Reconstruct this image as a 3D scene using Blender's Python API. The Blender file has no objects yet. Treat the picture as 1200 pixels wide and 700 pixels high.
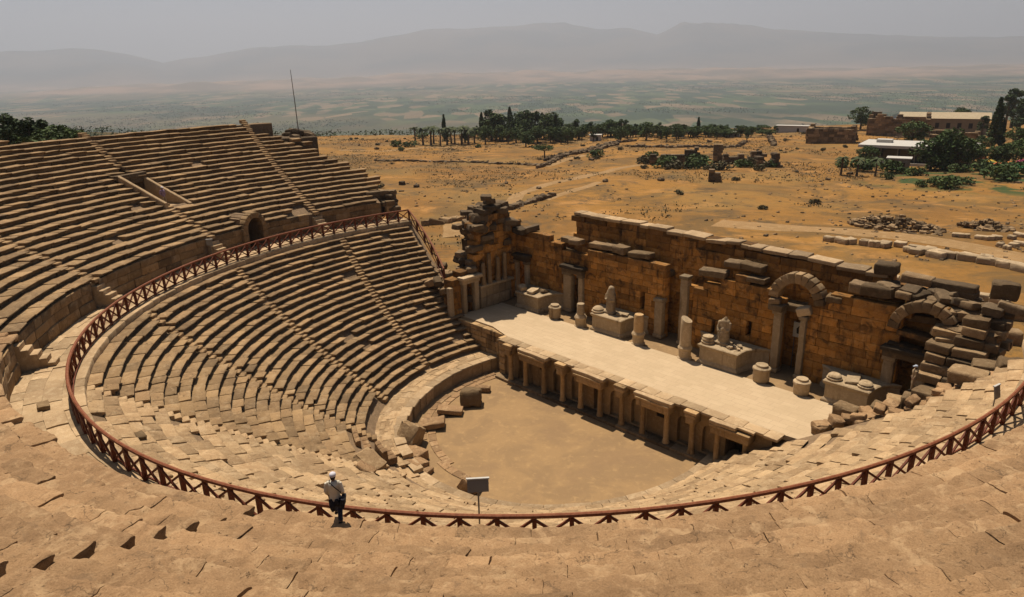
import bpy, bmesh, math, random
import numpy as np
from mathutils import Matrix, Vector
random.seed(7); RNG=np.random.default_rng(7)
R=math.radians
SC=bpy.context.scene; COL=SC.collection
C0=np.array([-.484,.179]); RY=1.109            # centre and y-stretch of the seating ellipse

# ------------------------------------------------------------------ noise
def _h(ix,iy,iz):
    n=(ix*374761393+iy*668265263+iz*2147483647%4294967296+iz*974634777)&0xffffffff
    n=((n^(n>>13))*1274126177)&0xffffffff
    return ((n^(n>>16))&0xffff)/32767.5-1.0
def noise(P):
    P=np.asarray(P,float); I=np.floor(P).astype(np.int64); F=P-I; F=F*F*(3-2*F)
    o=0
    for dx in (0,1):
        wx=F[...,0] if dx else 1-F[...,0]
        for dy in (0,1):
            wy=F[...,1] if dy else 1-F[...,1]
            for dz in (0,1):
                wz=F[...,2] if dz else 1-F[...,2]
                o=o+wx*wy*wz*_h(I[...,0]+dx,I[...,1]+dy,I[...,2]+dz)
    return o
def fbm(P,oct=4):
    P=np.asarray(P,float); a=1.0;o=0;t=0
    for k in range(oct):
        o=o+a*noise(P*2**k+17.3*k); t+=a; a*=.5
    return o/t
def sstep(a,b,x):
    t=np.clip((x-a)/(b-a),0,1); return t*t*(3-2*t)
CAM=np.array([34.628,-35.867,26.487])
# far ridge: azimuth (deg, clockwise from +y) and elevation (deg) of the skyline
def height(x,y,mt=None):
    x=np.asarray(x,float); y=np.asarray(y,float)
    s=-.66*x+.75*y; w=.75*x+.66*y
    dist=np.hypot(x-CAM[0],y-CAM[1])
    z0=np.zeros_like(x)
    pl=3-.036*np.maximum(0,s-25)+ .0*w
    pl=pl+ (1.6*fbm(np.stack([x/60,y/60,z0],-1),3)+.5*fbm(np.stack([x/14,y/14,z0+3],-1),2))*sstep(30,90,s)
    edge=335+.28*np.clip(w,-150,300)+25*fbm(np.stack([x/120,y/120,z0+9],-1),2)
    drop=sstep(0,1,(s-edge)/650)
    z=pl*(1-drop)+(-203+4*fbm(np.stack([x/400,y/400,z0+5],-1),3))*drop
    # slope the theatre leans on, and the wooded spur running out to the left
    hill=sstep(-15,-75,y+.35*x)*24*sstep(400,40,np.hypot(x,y))*sstep(-105,-35,x)
    z=z+hill
    spur=np.exp(-((x+.95*900)**2+(y-60)**2)/(2*230**2))*13 + np.exp(-((x+560)**2+(y+40)**2)/(2*150**2))*5
    z=z+spur
    # keep below the theatre
    r=np.hypot(x+.484,(y-.179)/1.109)
    ta=np.degrees(np.arctan2((y-.179)/1.109,x+.484))%360
    bowl=sstep(56,50.5,r)*np.maximum(np.maximum(sstep(168,171,ta),sstep(14,9,ta)),sstep(15,13,r))
    z=z+(np.minimum(z,-1.5)-z)*bowl
    inst=sstep(17,15.5,y)*sstep(-21,-19,x)*sstep(30,28,x)*sstep(-6,-4,y)
    z=z+(np.minimum(z,-.6)-z)*inst
    # far country
    az=np.degrees(np.arctan2(x-CAM[0],y-CAM[1]))
    hills=(60+95*(.5+.5*fbm(np.stack([az/7,dist/2600,z0+2],-1),4)))*np.exp(-((dist-10500)/1700)**2)*sstep(-88,-66,az)*(1-.35*sstep(-35,-15,az))
    hills=hills+ 90*np.abs(fbm(np.stack([x/700,y/700,z0+8],-1),4))*sstep(7800,9500,dist)*sstep(15000,12000,dist)
    z=z+hills
    if mt is not None:
        el=np.interp(az,mt[0],mt[1])+.16*fbm(np.stack([az/1.6,z0,z0+6],-1),4)
        D=19500
        top=CAM[2]+D*np.tan(np.radians(el))+203
        rough=1+.34*fbm(np.stack([x/1900,y/1900,z0+4],-1),5)
        prof=np.where(dist<D, sstep(12500,D,dist)**1.15, sstep(27500,D,dist))
        z=z+top*prof*np.where(dist<D*.97,rough,1)
    return z
MT=[(-85.08, 1.51), (-82.48, 1.59), (-80.17, 1.67), (-77.76, 1.71), (-75.29, 1.35), (-73.28, 0.76), (-71.05, 1.01), (-67.56, 1.58), (-65.19, 1.73), (-59.69, 1.76), (-57.13, 2.25), (-54.55, 2.69), (-50.7, 2.74), (-48.12, 2.86), (-44.25, 2.89), (-41.69, 2.4), (-39.16, 2.44), (-37.26, 1.97), (-35.44, 2.68), (-33.61, 2.44), (-30.61, 2.11), (-26.58, 1.79), (-23.83, 1.52), (-18.67, 1.17), (-13.98, 0.88), (-11.39, 0.74)]
MT=(np.array([m[0] for m in MT]),np.array([m[1] for m in MT]))
def H(x,y): return height(x,y,MT)
def h1(x,y): return float(H(np.array([x]),np.array([y]))[0])

# ------------------------------------------------------------------ materials
def newmat(name):
    m=bpy.data.materials.new(name); m.use_nodes=True; nt=m.node_tree; nt.nodes.clear()
    o=nt.nodes.new('ShaderNodeOutputMaterial'); b=nt.nodes.new('ShaderNodeBsdfPrincipled')
    nt.links.new(b.outputs[0],o.inputs[0]); b.inputs['Specular IOR Level'].default_value=.15
    return m,nt,b
class G:
    def __init__(s,nt): s.nt=nt; s.geo=nt.nodes.new('ShaderNodeNewGeometry'); s.P=s.geo.outputs['Position']
    def n(s,t,**k):
        x=s.nt.nodes.new(t)
        for a,v in k.items(): setattr(x,a,v)
        return x
    def L(s,a,b): s.nt.links.new(a,b)
    def put(s,sock,v):
        if hasattr(v,'is_linked') or hasattr(v,'links'): s.L(v,sock)
        else:
            if hasattr(v,'__len__') and len(v)==3 and sock.type=='RGBA': v=(*v,1)
            sock.default_value=v
    def noise(s,scale,detail=4,rough=.55,vec=None,dist=0):
        x=s.n('ShaderNodeTexNoise'); x.inputs['Scale'].default_value=scale; x.inputs['Detail'].default_value=detail
        x.inputs['Roughness'].default_value=rough; x.inputs['Distortion'].default_value=dist
        s.L(vec or s.P,x.inputs['Vector']); return x.outputs['Fac']
    def scale(s,v,vec=None):
        x=s.n('ShaderNodeVectorMath',operation='MULTIPLY'); s.L(vec or s.P,x.inputs[0]); x.inputs[1].default_value=v; return x.outputs[0]
    def vor(s,scale,feature='F1',out='Distance',vec=None,rnd=1):
        x=s.n('ShaderNodeTexVoronoi',feature=feature); x.inputs['Scale'].default_value=scale; x.inputs['Randomness'].default_value=rnd
        s.L(vec or s.P,x.inputs['Vector']); return x.outputs[out]
    def map(s,v,a,b,c=0,d=1):
        x=s.n('ShaderNodeMapRange'); x.interpolation_type='SMOOTHSTEP'
        s.L(v,x.inputs['Value'])
        for k,q in zip(('From Min','From Max','To Min','To Max'),(a,b,c,d)): x.inputs[k].default_value=q
        return x.outputs[0]
    def mix(s,f,a,b,blend='MIX'):
        x=s.n('ShaderNodeMix',data_type='RGBA',blend_type=blend)
        s.put(x.inputs[0],f); s.put(x.inputs[6],a); s.put(x.inputs[7],b); return x.outputs[2]
    def math(s,op,a,b=0):
        x=s.n('ShaderNodeMath',operation=op); s.put(x.inputs[0],a); s.put(x.inputs[1],b); return x.outputs[0]
    def attr(s,name):
        x=s.n('ShaderNodeAttribute'); x.attribute_name=name; return x.outputs['Fac']
    def bump(s,h,strength,dist,prev=None):
        x=s.n('ShaderNodeBump'); x.inputs['Strength'].default_value=strength; x.inputs['Distance'].default_value=dist
        s.L(h,x.inputs['Height'])
        if prev: s.L(prev,x.inputs['Normal'])
        return x.outputs[0]
    def sep(s):
        x=s.n('ShaderNodeSeparateXYZ'); s.L(s.P,x.inputs[0]); return x.outputs
def stone(name,c1,c2,c3,dark,tone=.35,patina_shade=(.075,.056,.036),sc=1.0,bd=.03,rough=.92,stain=(.62,.75),pits=True,streak=False):
    m,nt,b=newmat(name); g=G(nt)
    col=g.mix(g.map(g.noise(.45*sc,4),.35,.65),c1,c2)
    col=g.mix(g.map(g.noise(2.6*sc,5,.65),.45,.75),col,c3)
    big=g.noise(1.1*sc,6,.68,dist=.6)
    col=g.mix(g.map(big,stain[0],stain[1],0,.75),col,dark)
    if streak:
        st=g.noise(1.0,5,.6,vec=g.scale((1.6,1.6,.22)))
        col=g.mix(g.map(st,.55,.72,0,.8),col,dark)
    pat=g.math('MULTIPLY',g.attr('patina_shade'),g.map(g.noise(1.7*sc,5,.7),.22,.5,.35,1.0))  # weathering per block; also the painted dark behind a few openings
    col=g.mix(pat,col,patina_shade)
    t=g.attr('tone'); tv=g.map(t,0,1,1-tone,1+tone)
    mul=g.n('ShaderNodeVectorMath',operation='SCALE'); g.L(col,mul.inputs[0]); g.L(tv,mul.inputs['Scale'])
    col=mul.outputs[0]
    fine=g.noise(22*sc,6,.7)
    col=g.mix(.55,col,g.mix(g.map(fine,.3,.7),(.5,.48,.45),(1.0,1.0,1.0)),'MULTIPLY')
    nrm=g.bump(g.noise(3.2*sc,6,.62),.7,bd*2.2)
    nrm=g.bump(fine,.75,bd*.7,nrm)
    if pits:
        pt=g.map(g.noise(7.5*sc,3,.5,dist=1.2),.66,.74)
        col=g.mix(g.math('MULTIPLY',pt,.6),col,dark)
        nrm=g.bump(g.math('MULTIPLY',pt,-1.0),.8,bd*1.5,nrm)
    g.L(col,b.inputs['Base Color']); g.L(nrm,b.inputs['Normal']); b.inputs['Roughness'].default_value=rough
    return m
def mottle(m,amt,c_hi,c_lo,sc=.8):
    nt=m.node_tree; b=[n for n in nt.nodes if n.type=='BSDF_PRINCIPLED'][0]; g=G(nt); src=b.inputs['Base Color'].links[0].from_socket
    col=g.mix(g.map(g.noise(sc,7,.72,dist=.5),.52,.64,0,amt),src,c_hi); col=g.mix(g.map(g.noise(sc*1.7,7,.75,dist=.8),.56,.68,0,amt),col,c_lo)
    ck=g.n('ShaderNodeTexVoronoi',feature='DISTANCE_TO_EDGE'); ck.inputs['Scale'].default_value=.75; wv=g.n('ShaderNodeVectorMath',operation='ADD'); ns=g.n('ShaderNodeTexNoise'); ns.inputs['Scale'].default_value=2.2; ns.inputs['Detail'].default_value=4; g.L(g.P,ns.inputs['Vector']); g.L(g.P,wv.inputs[0]); g.L(ns.outputs['Color'],wv.inputs[1]); g.L(wv.outputs[0],ck.inputs['Vector'])
    cr=g.math('MULTIPLY',g.map(ck.outputs['Distance'],.004,.02,1,0),g.map(g.noise(.9,2),.5,.6))
    col=g.mix(g.math('MULTIPLY',cr,.7),col,tuple(q*.6 for q in c_lo)); g.L(col,b.inputs['Base Color'])
def plain(name,c1,c2,scale=6,rough=.8,bd=.01,bs=.5,metal=0):
    m,nt,b=newmat(name); g=G(nt)
    n_=g.noise(scale,5,.6); g.L(g.mix(g.map(n_,.3,.7),c1,c2),b.inputs['Base Color'])
    g.L(g.bump(n_,bs,bd),b.inputs['Normal']); b.inputs['Roughness'].default_value=rough; b.inputs['Metallic'].default_value=metal
    return m
def leafmat(name,c1,c2,c3):
    m,nt,b=newmat(name); g=G(nt)
    t=g.attr('tone'); col=g.mix(t,c1,c2); col=g.mix(g.map(g.noise(.35,2),.45,.7),col,c3)
    g.L(col,b.inputs['Base Color']); b.inputs['Roughness'].default_value=.75
    return m
M={}
M['seat']=stone('seat_stone',(.35,.225,.11),(.27,.17,.085),(.42,.28,.145),(.10,.07,.042),tone=.17)
M['seatworn']=stone('worn_seat_stone',(.37,.225,.112),(.30,.18,.09),(.425,.27,.14),(.165,.105,.06),tone=.2,stain=(.56,.78),sc=.9,bd=.06)
mottle(M['seatworn'],.6,(.45,.30,.16),(.19,.12,.065)); mottle(M['seat'],.4,(.36,.26,.15),(.15,.105,.06),1.2)
M['seatpale']=stone('pale_seat_stone',(.46,.31,.165),(.37,.24,.125),(.53,.375,.21),(.19,.125,.07),tone=.2,stain=(.6,.8),sc=1.,bd=.05); mottle(M['seatpale'],.45,(.54,.39,.23),(.24,.16,.09))
M['pave']=stone('paving_stone',(.46,.32,.18),(.38,.26,.145),(.54,.40,.24),(.2,.14,.08),tone=.22,sc=1.2,bd=.015)
M['orange']=stone('orange_ashlar',(.56,.25,.052),(.46,.21,.05),(.60,.33,.11),(.055,.036,.022),tone=.28,patina_shade=(.06,.042,.024),bd=.045,streak=True,stain=(.50,.66))
M['greyrock']=stone('lichened_block',(.225,.15,.08),(.165,.112,.062),(.32,.22,.125),(.05,.038,.026),tone=.4,bd=.04)
M['marble']=stone('pale_marble',(.48,.355,.215),(.40,.295,.175),(.56,.43,.28),(.17,.11,.055),tone=.2,bd=.012,sc=1.6,streak=True,stain=(.64,.8))
M['pros']=stone('proscenium_stone',(.46,.30,.145),(.38,.235,.105),(.53,.36,.19),(.10,.065,.035),tone=.28,bd=.02,sc=1.3,streak=True)
M['rubble']=stone('rubble_stone',(.31,.205,.105),(.24,.155,.08),(.40,.28,.155),(.085,.06,.036),tone=.42,bd=.05)
M['earth']=stone('earth_core',(.26,.175,.10),(.21,.14,.08),(.3,.2,.12),(.12,.08,.05),tone=.1,bd=.05)
M['dark']=plain('dark_recess',(.035,.026,.018),(.02,.015,.01))
M['wood']=plain('red_brown_wood',(.165,.043,.017),(.10,.028,.013),scale=9,rough=.6)
M['woodtop']=plain('sun_bleached_rail',(.25,.09,.04),(.16,.048,.02),scale=9,rough=.6)
M['metal']=plain('grey_metal',(.2,.19,.18),(.15,.14,.13),rough=.5,metal=.6)
M['signface']=plain('grey_sign_face',(.27,.245,.20),(.21,.19,.155),scale=60,rough=.6)
M['white']=plain('white_paint',(.48,.455,.41),(.42,.40,.36),scale=3)
M['black']=plain('black_print',(.02,.02,.02),(.03,.03,.03))
M['trunk']=plain('bark',(.12,.085,.055),(.08,.055,.035),scale=8,bd=.05)
M['leaf_dark']=leafmat('dark_foliage',(.026,.046,.017),(.066,.098,.032),(.042,.064,.024))
M['leaf_mid']=leafmat('green_foliage',(.036,.065,.018),(.09,.13,.035),(.06,.08,.028))
M['leaf_palm']=leafmat('palm_foliage',(.04,.055,.02),(.085,.10,.04),(.07,.08,.03))
M['leaf_dry']=leafmat('dry_scrub_foliage',(.05,.05,.022),(.10,.085,.04),(.075,.06,.03))

# ------------------------------------------------------------------ mesh builder
class MB:
    def __init__(s): s.V=[];s.L=[];s.T=[];s.tone=[];s.pat=[];s.n=0
    def add(s,V,faces,tone=.5,pat=0.):
        V=np.asarray(V,float).reshape(-1,3); k=len(V)
        s.V.append(V)
        if isinstance(faces,np.ndarray):
            s.L.append((faces+s.n).ravel()); s.T.append(np.full(len(faces),faces.shape[1]))
        else:
            for f in faces: s.L.append(np.array(f)+s.n); s.T.append(np.array([len(f)]))
        s.tone.append(np.full(k,tone) if np.isscalar(tone) else tone); s.pat.append(np.full(k,pat) if np.isscalar(pat) else pat); s.n+=k
    def build(s,name,mat,parent=None,disp=None,smooth=35,loc=None):
        V=np.concatenate(s.V).copy()
        if disp:
            for amp,fr in disp:
                for a in range(3): V[:,a]+=amp*fbm(s_off(V*fr,a),2)
        me=bpy.data.meshes.new(name); Lp=np.concatenate(s.L).astype(np.int32); T=np.concatenate(s.T).astype(np.int32)
        if loc is not None: V=V-np.array(loc)
        me.vertices.add(len(V)); me.vertices.foreach_set('co',V.astype(np.float32).ravel())
        me.loops.add(len(Lp)); me.loops.foreach_set('vertex_index',Lp)
        me.polygons.add(len(T)); me.polygons.foreach_set('loop_start',np.concatenate([[0],np.cumsum(T)[:-1]]).astype(np.int32)); me.polygons.foreach_set('loop_total',T)
        me.update(calc_edges=True); me.validate()
        for nm,arr in (('tone',s.tone),('patina_shade',s.pat)):
            a=me.attributes.new(nm,'FLOAT','POINT'); a.data.foreach_set('value',np.concatenate(arr).astype(np.float32))
        if smooth:
            me.shade_smooth(); me.set_sharp_from_angle(angle=R(smooth))
        else: me.shade_flat()
        me.materials.append(mat if not isinstance(mat,str) else M[mat])
        o=bpy.data.objects.new(name,me); COL.objects.link(o)
        if parent: o.parent=parent
        if loc is not None: o.location=loc
        return o
def s_off(P,a): return P+np.array([11.3,5.7,29.1])*(a+1)
def empty(name,loc=(0,0,0),rz=0,label=None,cat=None,group=None):
    o=bpy.data.objects.new(name,None); COL.objects.link(o); o.location=loc; o.rotation_euler=(0,0,rz); o.empty_display_size=.3
    return tag(o,label,cat,group)
def tag(o,label=None,cat=None,group=None,kind=None):
    if label: o['label']=label
    if cat: o['category']=cat
    if group: o['group']=group
    if kind: o['kind']=kind
    return o
def copy_tree(o,parent=None):
    c=o.copy(); COL.objects.link(c); c.parent=parent
    for ch in o.children: copy_tree(ch,c)
    return c
# rounded block template
_T={}
def rtemplate(n):
    if n in _T: return _T[n]
    ax=[]
    idx={}; P=[];F=[]
    def vid(i,j,k):
        if (i,j,k) not in idx: idx[(i,j,k)]=len(P); P.append((i,j,k))
        return idx[(i,j,k)]
    nx,ny,nz=n
    for i in range(nx):
        for j in range(ny):
            F.append((vid(i,j,0),vid(i,j+1,0),vid(i+1,j+1,0),vid(i+1,j,0))); F.append((vid(i,j,nz),vid(i+1,j,nz),vid(i+1,j+1,nz),vid(i,j+1,nz)))
    for i in range(nx):
        for k in range(nz):
            F.append((vid(i,0,k),vid(i+1,0,k),vid(i+1,0,k+1),vid(i,0,k+1))); F.append((vid(i,ny,k),vid(i,ny,k+1),vid(i+1,ny,k+1),vid(i+1,ny,k)))
    for j in range(ny):
        for k in range(nz):
            F.append((vid(0,j,k),vid(0,j,k+1),vid(0,j+1,k+1),vid(0,j+1,k))); F.append((vid(nx,j,k),vid(nx,j+1,k),vid(nx,j+1,k+1),vid(nx,j,k+1)))
    _T[n]=(np.array(P),np.array(F)); return _T[n]
def rot(rx=0,ry=0,rz=0): return np.array(Matrix.Rotation(rz,3,'Z')@Matrix.Rotation(ry,3,'Y')@Matrix.Rotation(rx,3,'X'))
def rbox(mb,c,size,rm=None,n=(3,3,3),bev=.04,tone=None,pat=0.,warp=0.):
    P,F=rtemplate(n); size=np.array(size,float)/2
    V=np.zeros((len(P),3)); ext=np.zeros((len(P),3),bool)
    for a in range(3):
        s=size[a]; b=min(bev,s*.45); m=n[a]
        if m>=3: pos=np.concatenate([[-s],np.linspace(-s+b,s-b,m-1),[s]])
        else: pos=np.linspace(-s,s,m+1)
        V[:,a]=pos[P[:,a]]; ext[:,a]=(P[:,a]==0)|(P[:,a]==m)
    k=ext.sum(1)
    pull=np.where(k==2,.3,np.where(k==3,.42,0))*min(bev,size.min()*.45)*1.0
    V-=np.sign(V)*ext*pull[:,None]
    if warp: V+=RNG.uniform(-warp,warp,V.shape)*1.0
    if rm is not None: V=V@rm.T
    V=V+np.array(c)
    mb.add(V,F,RNG.random() if tone is None else tone,pat)
def box(mb,lo,hi,tone=.5,pat=0.):
    lo=np.array(lo,float);hi=np.array(hi,float); rbox(mb,(lo+hi)/2,hi-lo,n=(1,1,1),bev=0,tone=tone,pat=pat)
def tube(mb,pts,rad,n=8,tone=.5,cap=True):
    pts=np.array(pts,float); K=len(pts); rad=np.full(K,rad) if np.isscalar(rad) else np.array(rad)
    V=[]; u=None
    for i in range(K):
        t=pts[min(i+1,K-1)]-pts[max(i-1,0)]; t/=np.linalg.norm(t)
        if u is None: u=np.cross(t,[0,0,1.]) if abs(t[2])<.95 else np.cross(t,[0,1.,0])
        u=u-t*np.dot(u,t); u/=np.linalg.norm(u); w=np.cross(t,u)
        a=np.linspace(0,2*np.pi,n,endpoint=False)
        V.append(pts[i]+rad[i]*(np.cos(a)[:,None]*u+np.sin(a)[:,None]*w))
    V=np.concatenate(V); F=[]
    for i in range(K-1):
        for j in range(n): F.append((i*n+j,i*n+(j+1)%n,(i+1)*n+(j+1)%n,(i+1)*n+j))
    mb.add(V,np.array(F),tone)
    if cap:
        mb.add(V[:n],[list(range(n))[::-1]],tone); mb.add(V[-n:],[list(range(n))],tone)
def lathe(mb,prof,c=(0,0,0),n=16,tone=.5):
    V=[];F=[];K=len(prof)
    a=np.linspace(0,2*np.pi,n,endpoint=False)
    for r_,z in prof: V.append(np.stack([c[0]+r_*np.cos(a),c[1]+r_*np.sin(a),np.full(n,c[2]+z)],-1))
    V=np.concatenate(V)
    for i in range(K-1):
        for j in range(n): F.append((i*n+j,i*n+(j+1)%n,(i+1)*n+(j+1)%n,(i+1)*n+j))
    mb.add(V,np.array(F),tone); mb.add(V[-n:],[list(range(n))],tone)
def bar(mb,a,b,w,h,tone=.5):
    a=np.array(a,float);b=np.array(b,float); t=b-a; L=np.linalg.norm(t); t/=L
    u=np.cross(t,[0,0,1.]); u=np.array([1.,0,0]) if np.linalg.norm(u)<1e-6 else u/np.linalg.norm(u); v=np.cross(u,t)
    rbox(mb,(a+b)/2,(w,L,h),rm=np.stack([u,t,v],1),n=(1,1,1),bev=0,tone=tone)
def pol(r_,th,z=0.):
    r_=r_-.75*sstep(255,285,np.asarray(th,float))*sstep(30.2,30.9,r_)
    t=R(th) if np.isscalar(th) else np.radians(th)
    return np.stack(np.broadcast_arrays(C0[0]+r_*np.cos(t),C0[1]+RY*r_*np.sin(t),z),-1)
def dsd(r_,th): t=R(th); return r_*math.sqrt(math.sin(t)**2+(RY*math.cos(t))**2)*math.pi/180   # metres per degree

# ------------------------------------------------------------------ camera, light, sky
def camera():
    f,yaw,pitch,roll=829.9,-.8484,.3180,-.0240
    cy,sy,cp,sp,cr,sr=math.cos(yaw),math.sin(yaw),math.cos(pitch),math.sin(pitch),math.cos(roll),math.sin(roll)
    F=np.array([sy*cp,cy*cp,-sp]);Rt=np.array([cy,-sy,0]);U=np.cross(Rt,F); Rt,U=Rt*cr+U*sr,U*cr-Rt*sr
    c=bpy.data.cameras.new('camera'); o=bpy.data.objects.new('camera',c); COL.objects.link(o)
    m=Matrix.Identity(4)
    for i in range(3): m[i][0],m[i][1],m[i][2],m[i][3]=Rt[i],U[i],-F[i],CAM[i]
    o.matrix_world=m; c.sensor_width=36; c.sensor_fit='HORIZONTAL'; c.lens=36*f/1200; c.clip_end=90000; c.clip_start=.3
    SC.camera=o
camera()
SUN_EL,SUN_V=65,(-.945,.33)
def light():
    w=bpy.data.worlds.new('World'); SC.world=w; w.use_nodes=True; nt=w.node_tree
    bg=nt.nodes['Background']; s=nt.nodes.new('ShaderNodeTexSky'); s.sky_type='NISHITA'; s.sun_disc=False
    s.sun_elevation=R(SUN_EL); s.sun_rotation=math.atan2(SUN_V[0],SUN_V[1]); s.air_density=.6; s.dust_density=1.5; s.ozone_density=1; s.altitude=300
    nt.links.new(s.outputs[0],bg.inputs[0]); bg.inputs[1].default_value=SKY_STR
    l=bpy.data.lights.new('sun','SUN'); l.energy=SUN_STR; l.angle=R(.53); l.color=(1,.89,.745)
    o=bpy.data.objects.new('sun',l); COL.objects.link(o)
    dv=Vector((SUN_V[0]*math.cos(R(SUN_EL)),SUN_V[1]*math.cos(R(SUN_EL)),math.sin(R(SUN_EL))))
    o.rotation_euler=dv.to_track_quat('Z','Y').to_euler(); o.location=(-60,60,120)
SKY_STR,SUN_STR,EXPO=.05,5.0,.40
light()
v=SC.view_settings; SC.display_settings.display_device='sRGB'; v.view_transform='Standard'; v.look='None'; v.exposure=EXPO; v.gamma=1; v.use_curve_mapping=False
SC.cycles.use_denoising=True; SC.cycles.max_bounces=6; SC.cycles.diffuse_bounces=1; SC.cycles.volume_bounces=1

# ------------------------------------------------------------------ ground sheet, paths, haze
def ground_material():
    m,nt,b=newmat('dry_ground'); g=G(nt); x,y,z=g.sep()
    n1=g.noise(.018,5,.6); n2=g.noise(.11,5,.65); n3=g.noise(.9,4,.6)
    col=g.mix(g.map(n1,.38,.62),(.275,.138,.03),(.20,.10,.026))
    col=g.mix(g.map(n2,.5,.68),col,(.35,.178,.052))
    col=g.mix(g.map(g.noise(.06,6,.72,dist=.8),.45,.6,0,.85),col,(.125,.076,.028))
    col=g.mix(g.map(n3,.56,.72,0,.7),col,(.12,.075,.03))
    col=g.mix(g.map(g.noise(.35,6,.75,dist=.5),.52,.66,0,.65),col,(.16,.088,.026))
    col=g.mix(g.map(g.noise(.03,4,.6),.5,.62,0,.5),col,(.23,.14,.045))
    sp=g.map(g.vor(.33),.05,.2,1,0)
    spm=g.math('MULTIPLY',sp,g.map(g.noise(.05,3),.44,.56))
    col=g.mix(g.math('MULTIPLY',spm,.85),col,(.085,.062,.035))
    fl=g.scale((.09,.09,.09)); col=g.mix(g.map(g.noise(1.,7,.78,vec=fl,dist=.4),.54,.63,0,.8),col,(.085,.058,.028))
    # valley: a patchwork of fields
    vr=g.n('ShaderNodeVectorRotate',rotation_type='Z_AXIS'); vr.inputs['Angle'].default_value=R(-48); g.L(g.P,vr.inputs['Vector']); vv=g.scale((1,.33,1),vr.outputs[0])
    cell=g.n('ShaderNodeTexVoronoi'); cell.inputs['Scale'].default_value=.012; g.L(vv,cell.inputs['Vector'])
    cr=g.n('ShaderNodeValToRGB'); s=g.n('ShaderNodeSeparateColor'); g.L(cell.outputs['Color'],s.inputs[0]); g.L(s.outputs[0],cr.inputs[0])
    e=cr.color_ramp; e.interpolation='CONSTANT'; e.elements[0].color=(.03,.05,.022,1); e.elements[1].position=.2; e.elements[1].color=(.05,.075,.03,1)
    for p,c in ((.38,(.022,.042,.02,1)),(.55,(.075,.09,.04,1)),(.66,(.14,.105,.06,1)),(.8,(.04,.06,.025,1)),(.88,(.18,.13,.075,1))):
        q=e.elements.new(p); q.color=c
    val=g.mix(g.map(g.noise(.0011,4,.6),.46,.6,0,.75),cr.outputs[0],(.022,.036,.02))
    val=g.mix(g.map(g.noise(.03,4,.7),.55,.66,0,.8),val,(.016,.028,.014))
    tan=g.map(g.noise(.00045,4,.55),.5,.62); 
    val=g.mix(g.math('MULTIPLY',tan,.3),val,(.20,.135,.075))
    col=g.mix(g.map(z,-45,-110),col,val)
    # scrub woods on the flank below the plateau and on the spur
    wood=g.map(g.noise(.008,4,.6),.30,.40)
    far=g.map(y,95,45)
    spur=g.math('MULTIPLY',g.math('MULTIPLY',wood,g.map(x,-125,-170)),far)
    col=g.mix(spur,col,(.022,.032,.015))
    # bare hills and mountains
    hill=g.mix(g.map(g.noise(.0012,6,.65),.4,.6),(.25,.165,.11),(.13,.10,.07))
    hm=g.map(z,-190,-150)
    d=g.n('ShaderNodeVectorMath',operation='LENGTH'); g.L(g.P,d.inputs[0]); dl=d.outputs['Value']
    col=g.mix(g.math('MULTIPLY',hm,g.map(dl,6500,8500)),col,hill)
    mtn=g.mix(g.map(g.noise(.0006,6,.65),.4,.6),(.04,.048,.045),(.10,.085,.065))
    col=g.mix(g.map(dl,13500,15500),col,mtn)
    # watered lawn beside the pool pavilion
    lx=g.math('MULTIPLY',g.map(x,-36,-30),g.map(x,30,10)); ly=g.math('MULTIPLY',g.map(y,122,134),g.map(y,178,166))
    lawn=g.math('MULTIPLY',g.math('MULTIPLY',lx,ly),g.map(g.noise(.12,4,.6),.46,.58))
    col=g.mix(lawn,col,(.04,.062,.018))
    g.L(col,b.inputs['Base Color']); b.inputs['Roughness'].default_value=.95
    g.L(g.bump(g.noise(.8,6,.7),.8,.25),b.inputs['Normal'])
    return m
M['ground']=ground_material()
def ground():
    az=np.radians(np.concatenate([np.arange(-96,-2,.33),np.arange(-2,264,6)])); rr=[6.]
    while rr[-1]<600: rr.append(rr[-1]*1.0155+.05)
    while rr[-1]<31000: rr.append(rr[-1]*1.036)
    rr=np.array(rr); A,Q=np.meshgrid(az,rr)
    X=CAM[0]+Q*np.sin(A); Y=CAM[1]+Q*np.cos(A); Z=H(X.ravel(),Y.ravel())
    V=np.stack([X.ravel(),Y.ravel(),Z],-1); na=len(az); F=[]
    i=np.arange(len(rr)-1)[:,None]; j=np.arange(na)[None,:]; j2=(j+1)%na
    F=np.stack([i*na+j,i*na+j2,(i+1)*na+j2,(i+1)*na+j],-1).reshape(-1,4)
    mb=MB(); k=len(V); mb.add(np.concatenate([V,[[CAM[0],CAM[1],V[:na,2].mean()]]]),F)
    mb.add(V[:na],[list(range(na))]) 
    o=mb.build('ground','ground',smooth=0); o.data.shade_smooth(); tag(o,kind='structure')
ground()
M['pathearth']=stone('trodden_path',(.33,.20,.085),(.28,.17,.07),(.38,.25,.12),(.2,.125,.055),tone=.1,bd=.02,sc=.35)
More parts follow.
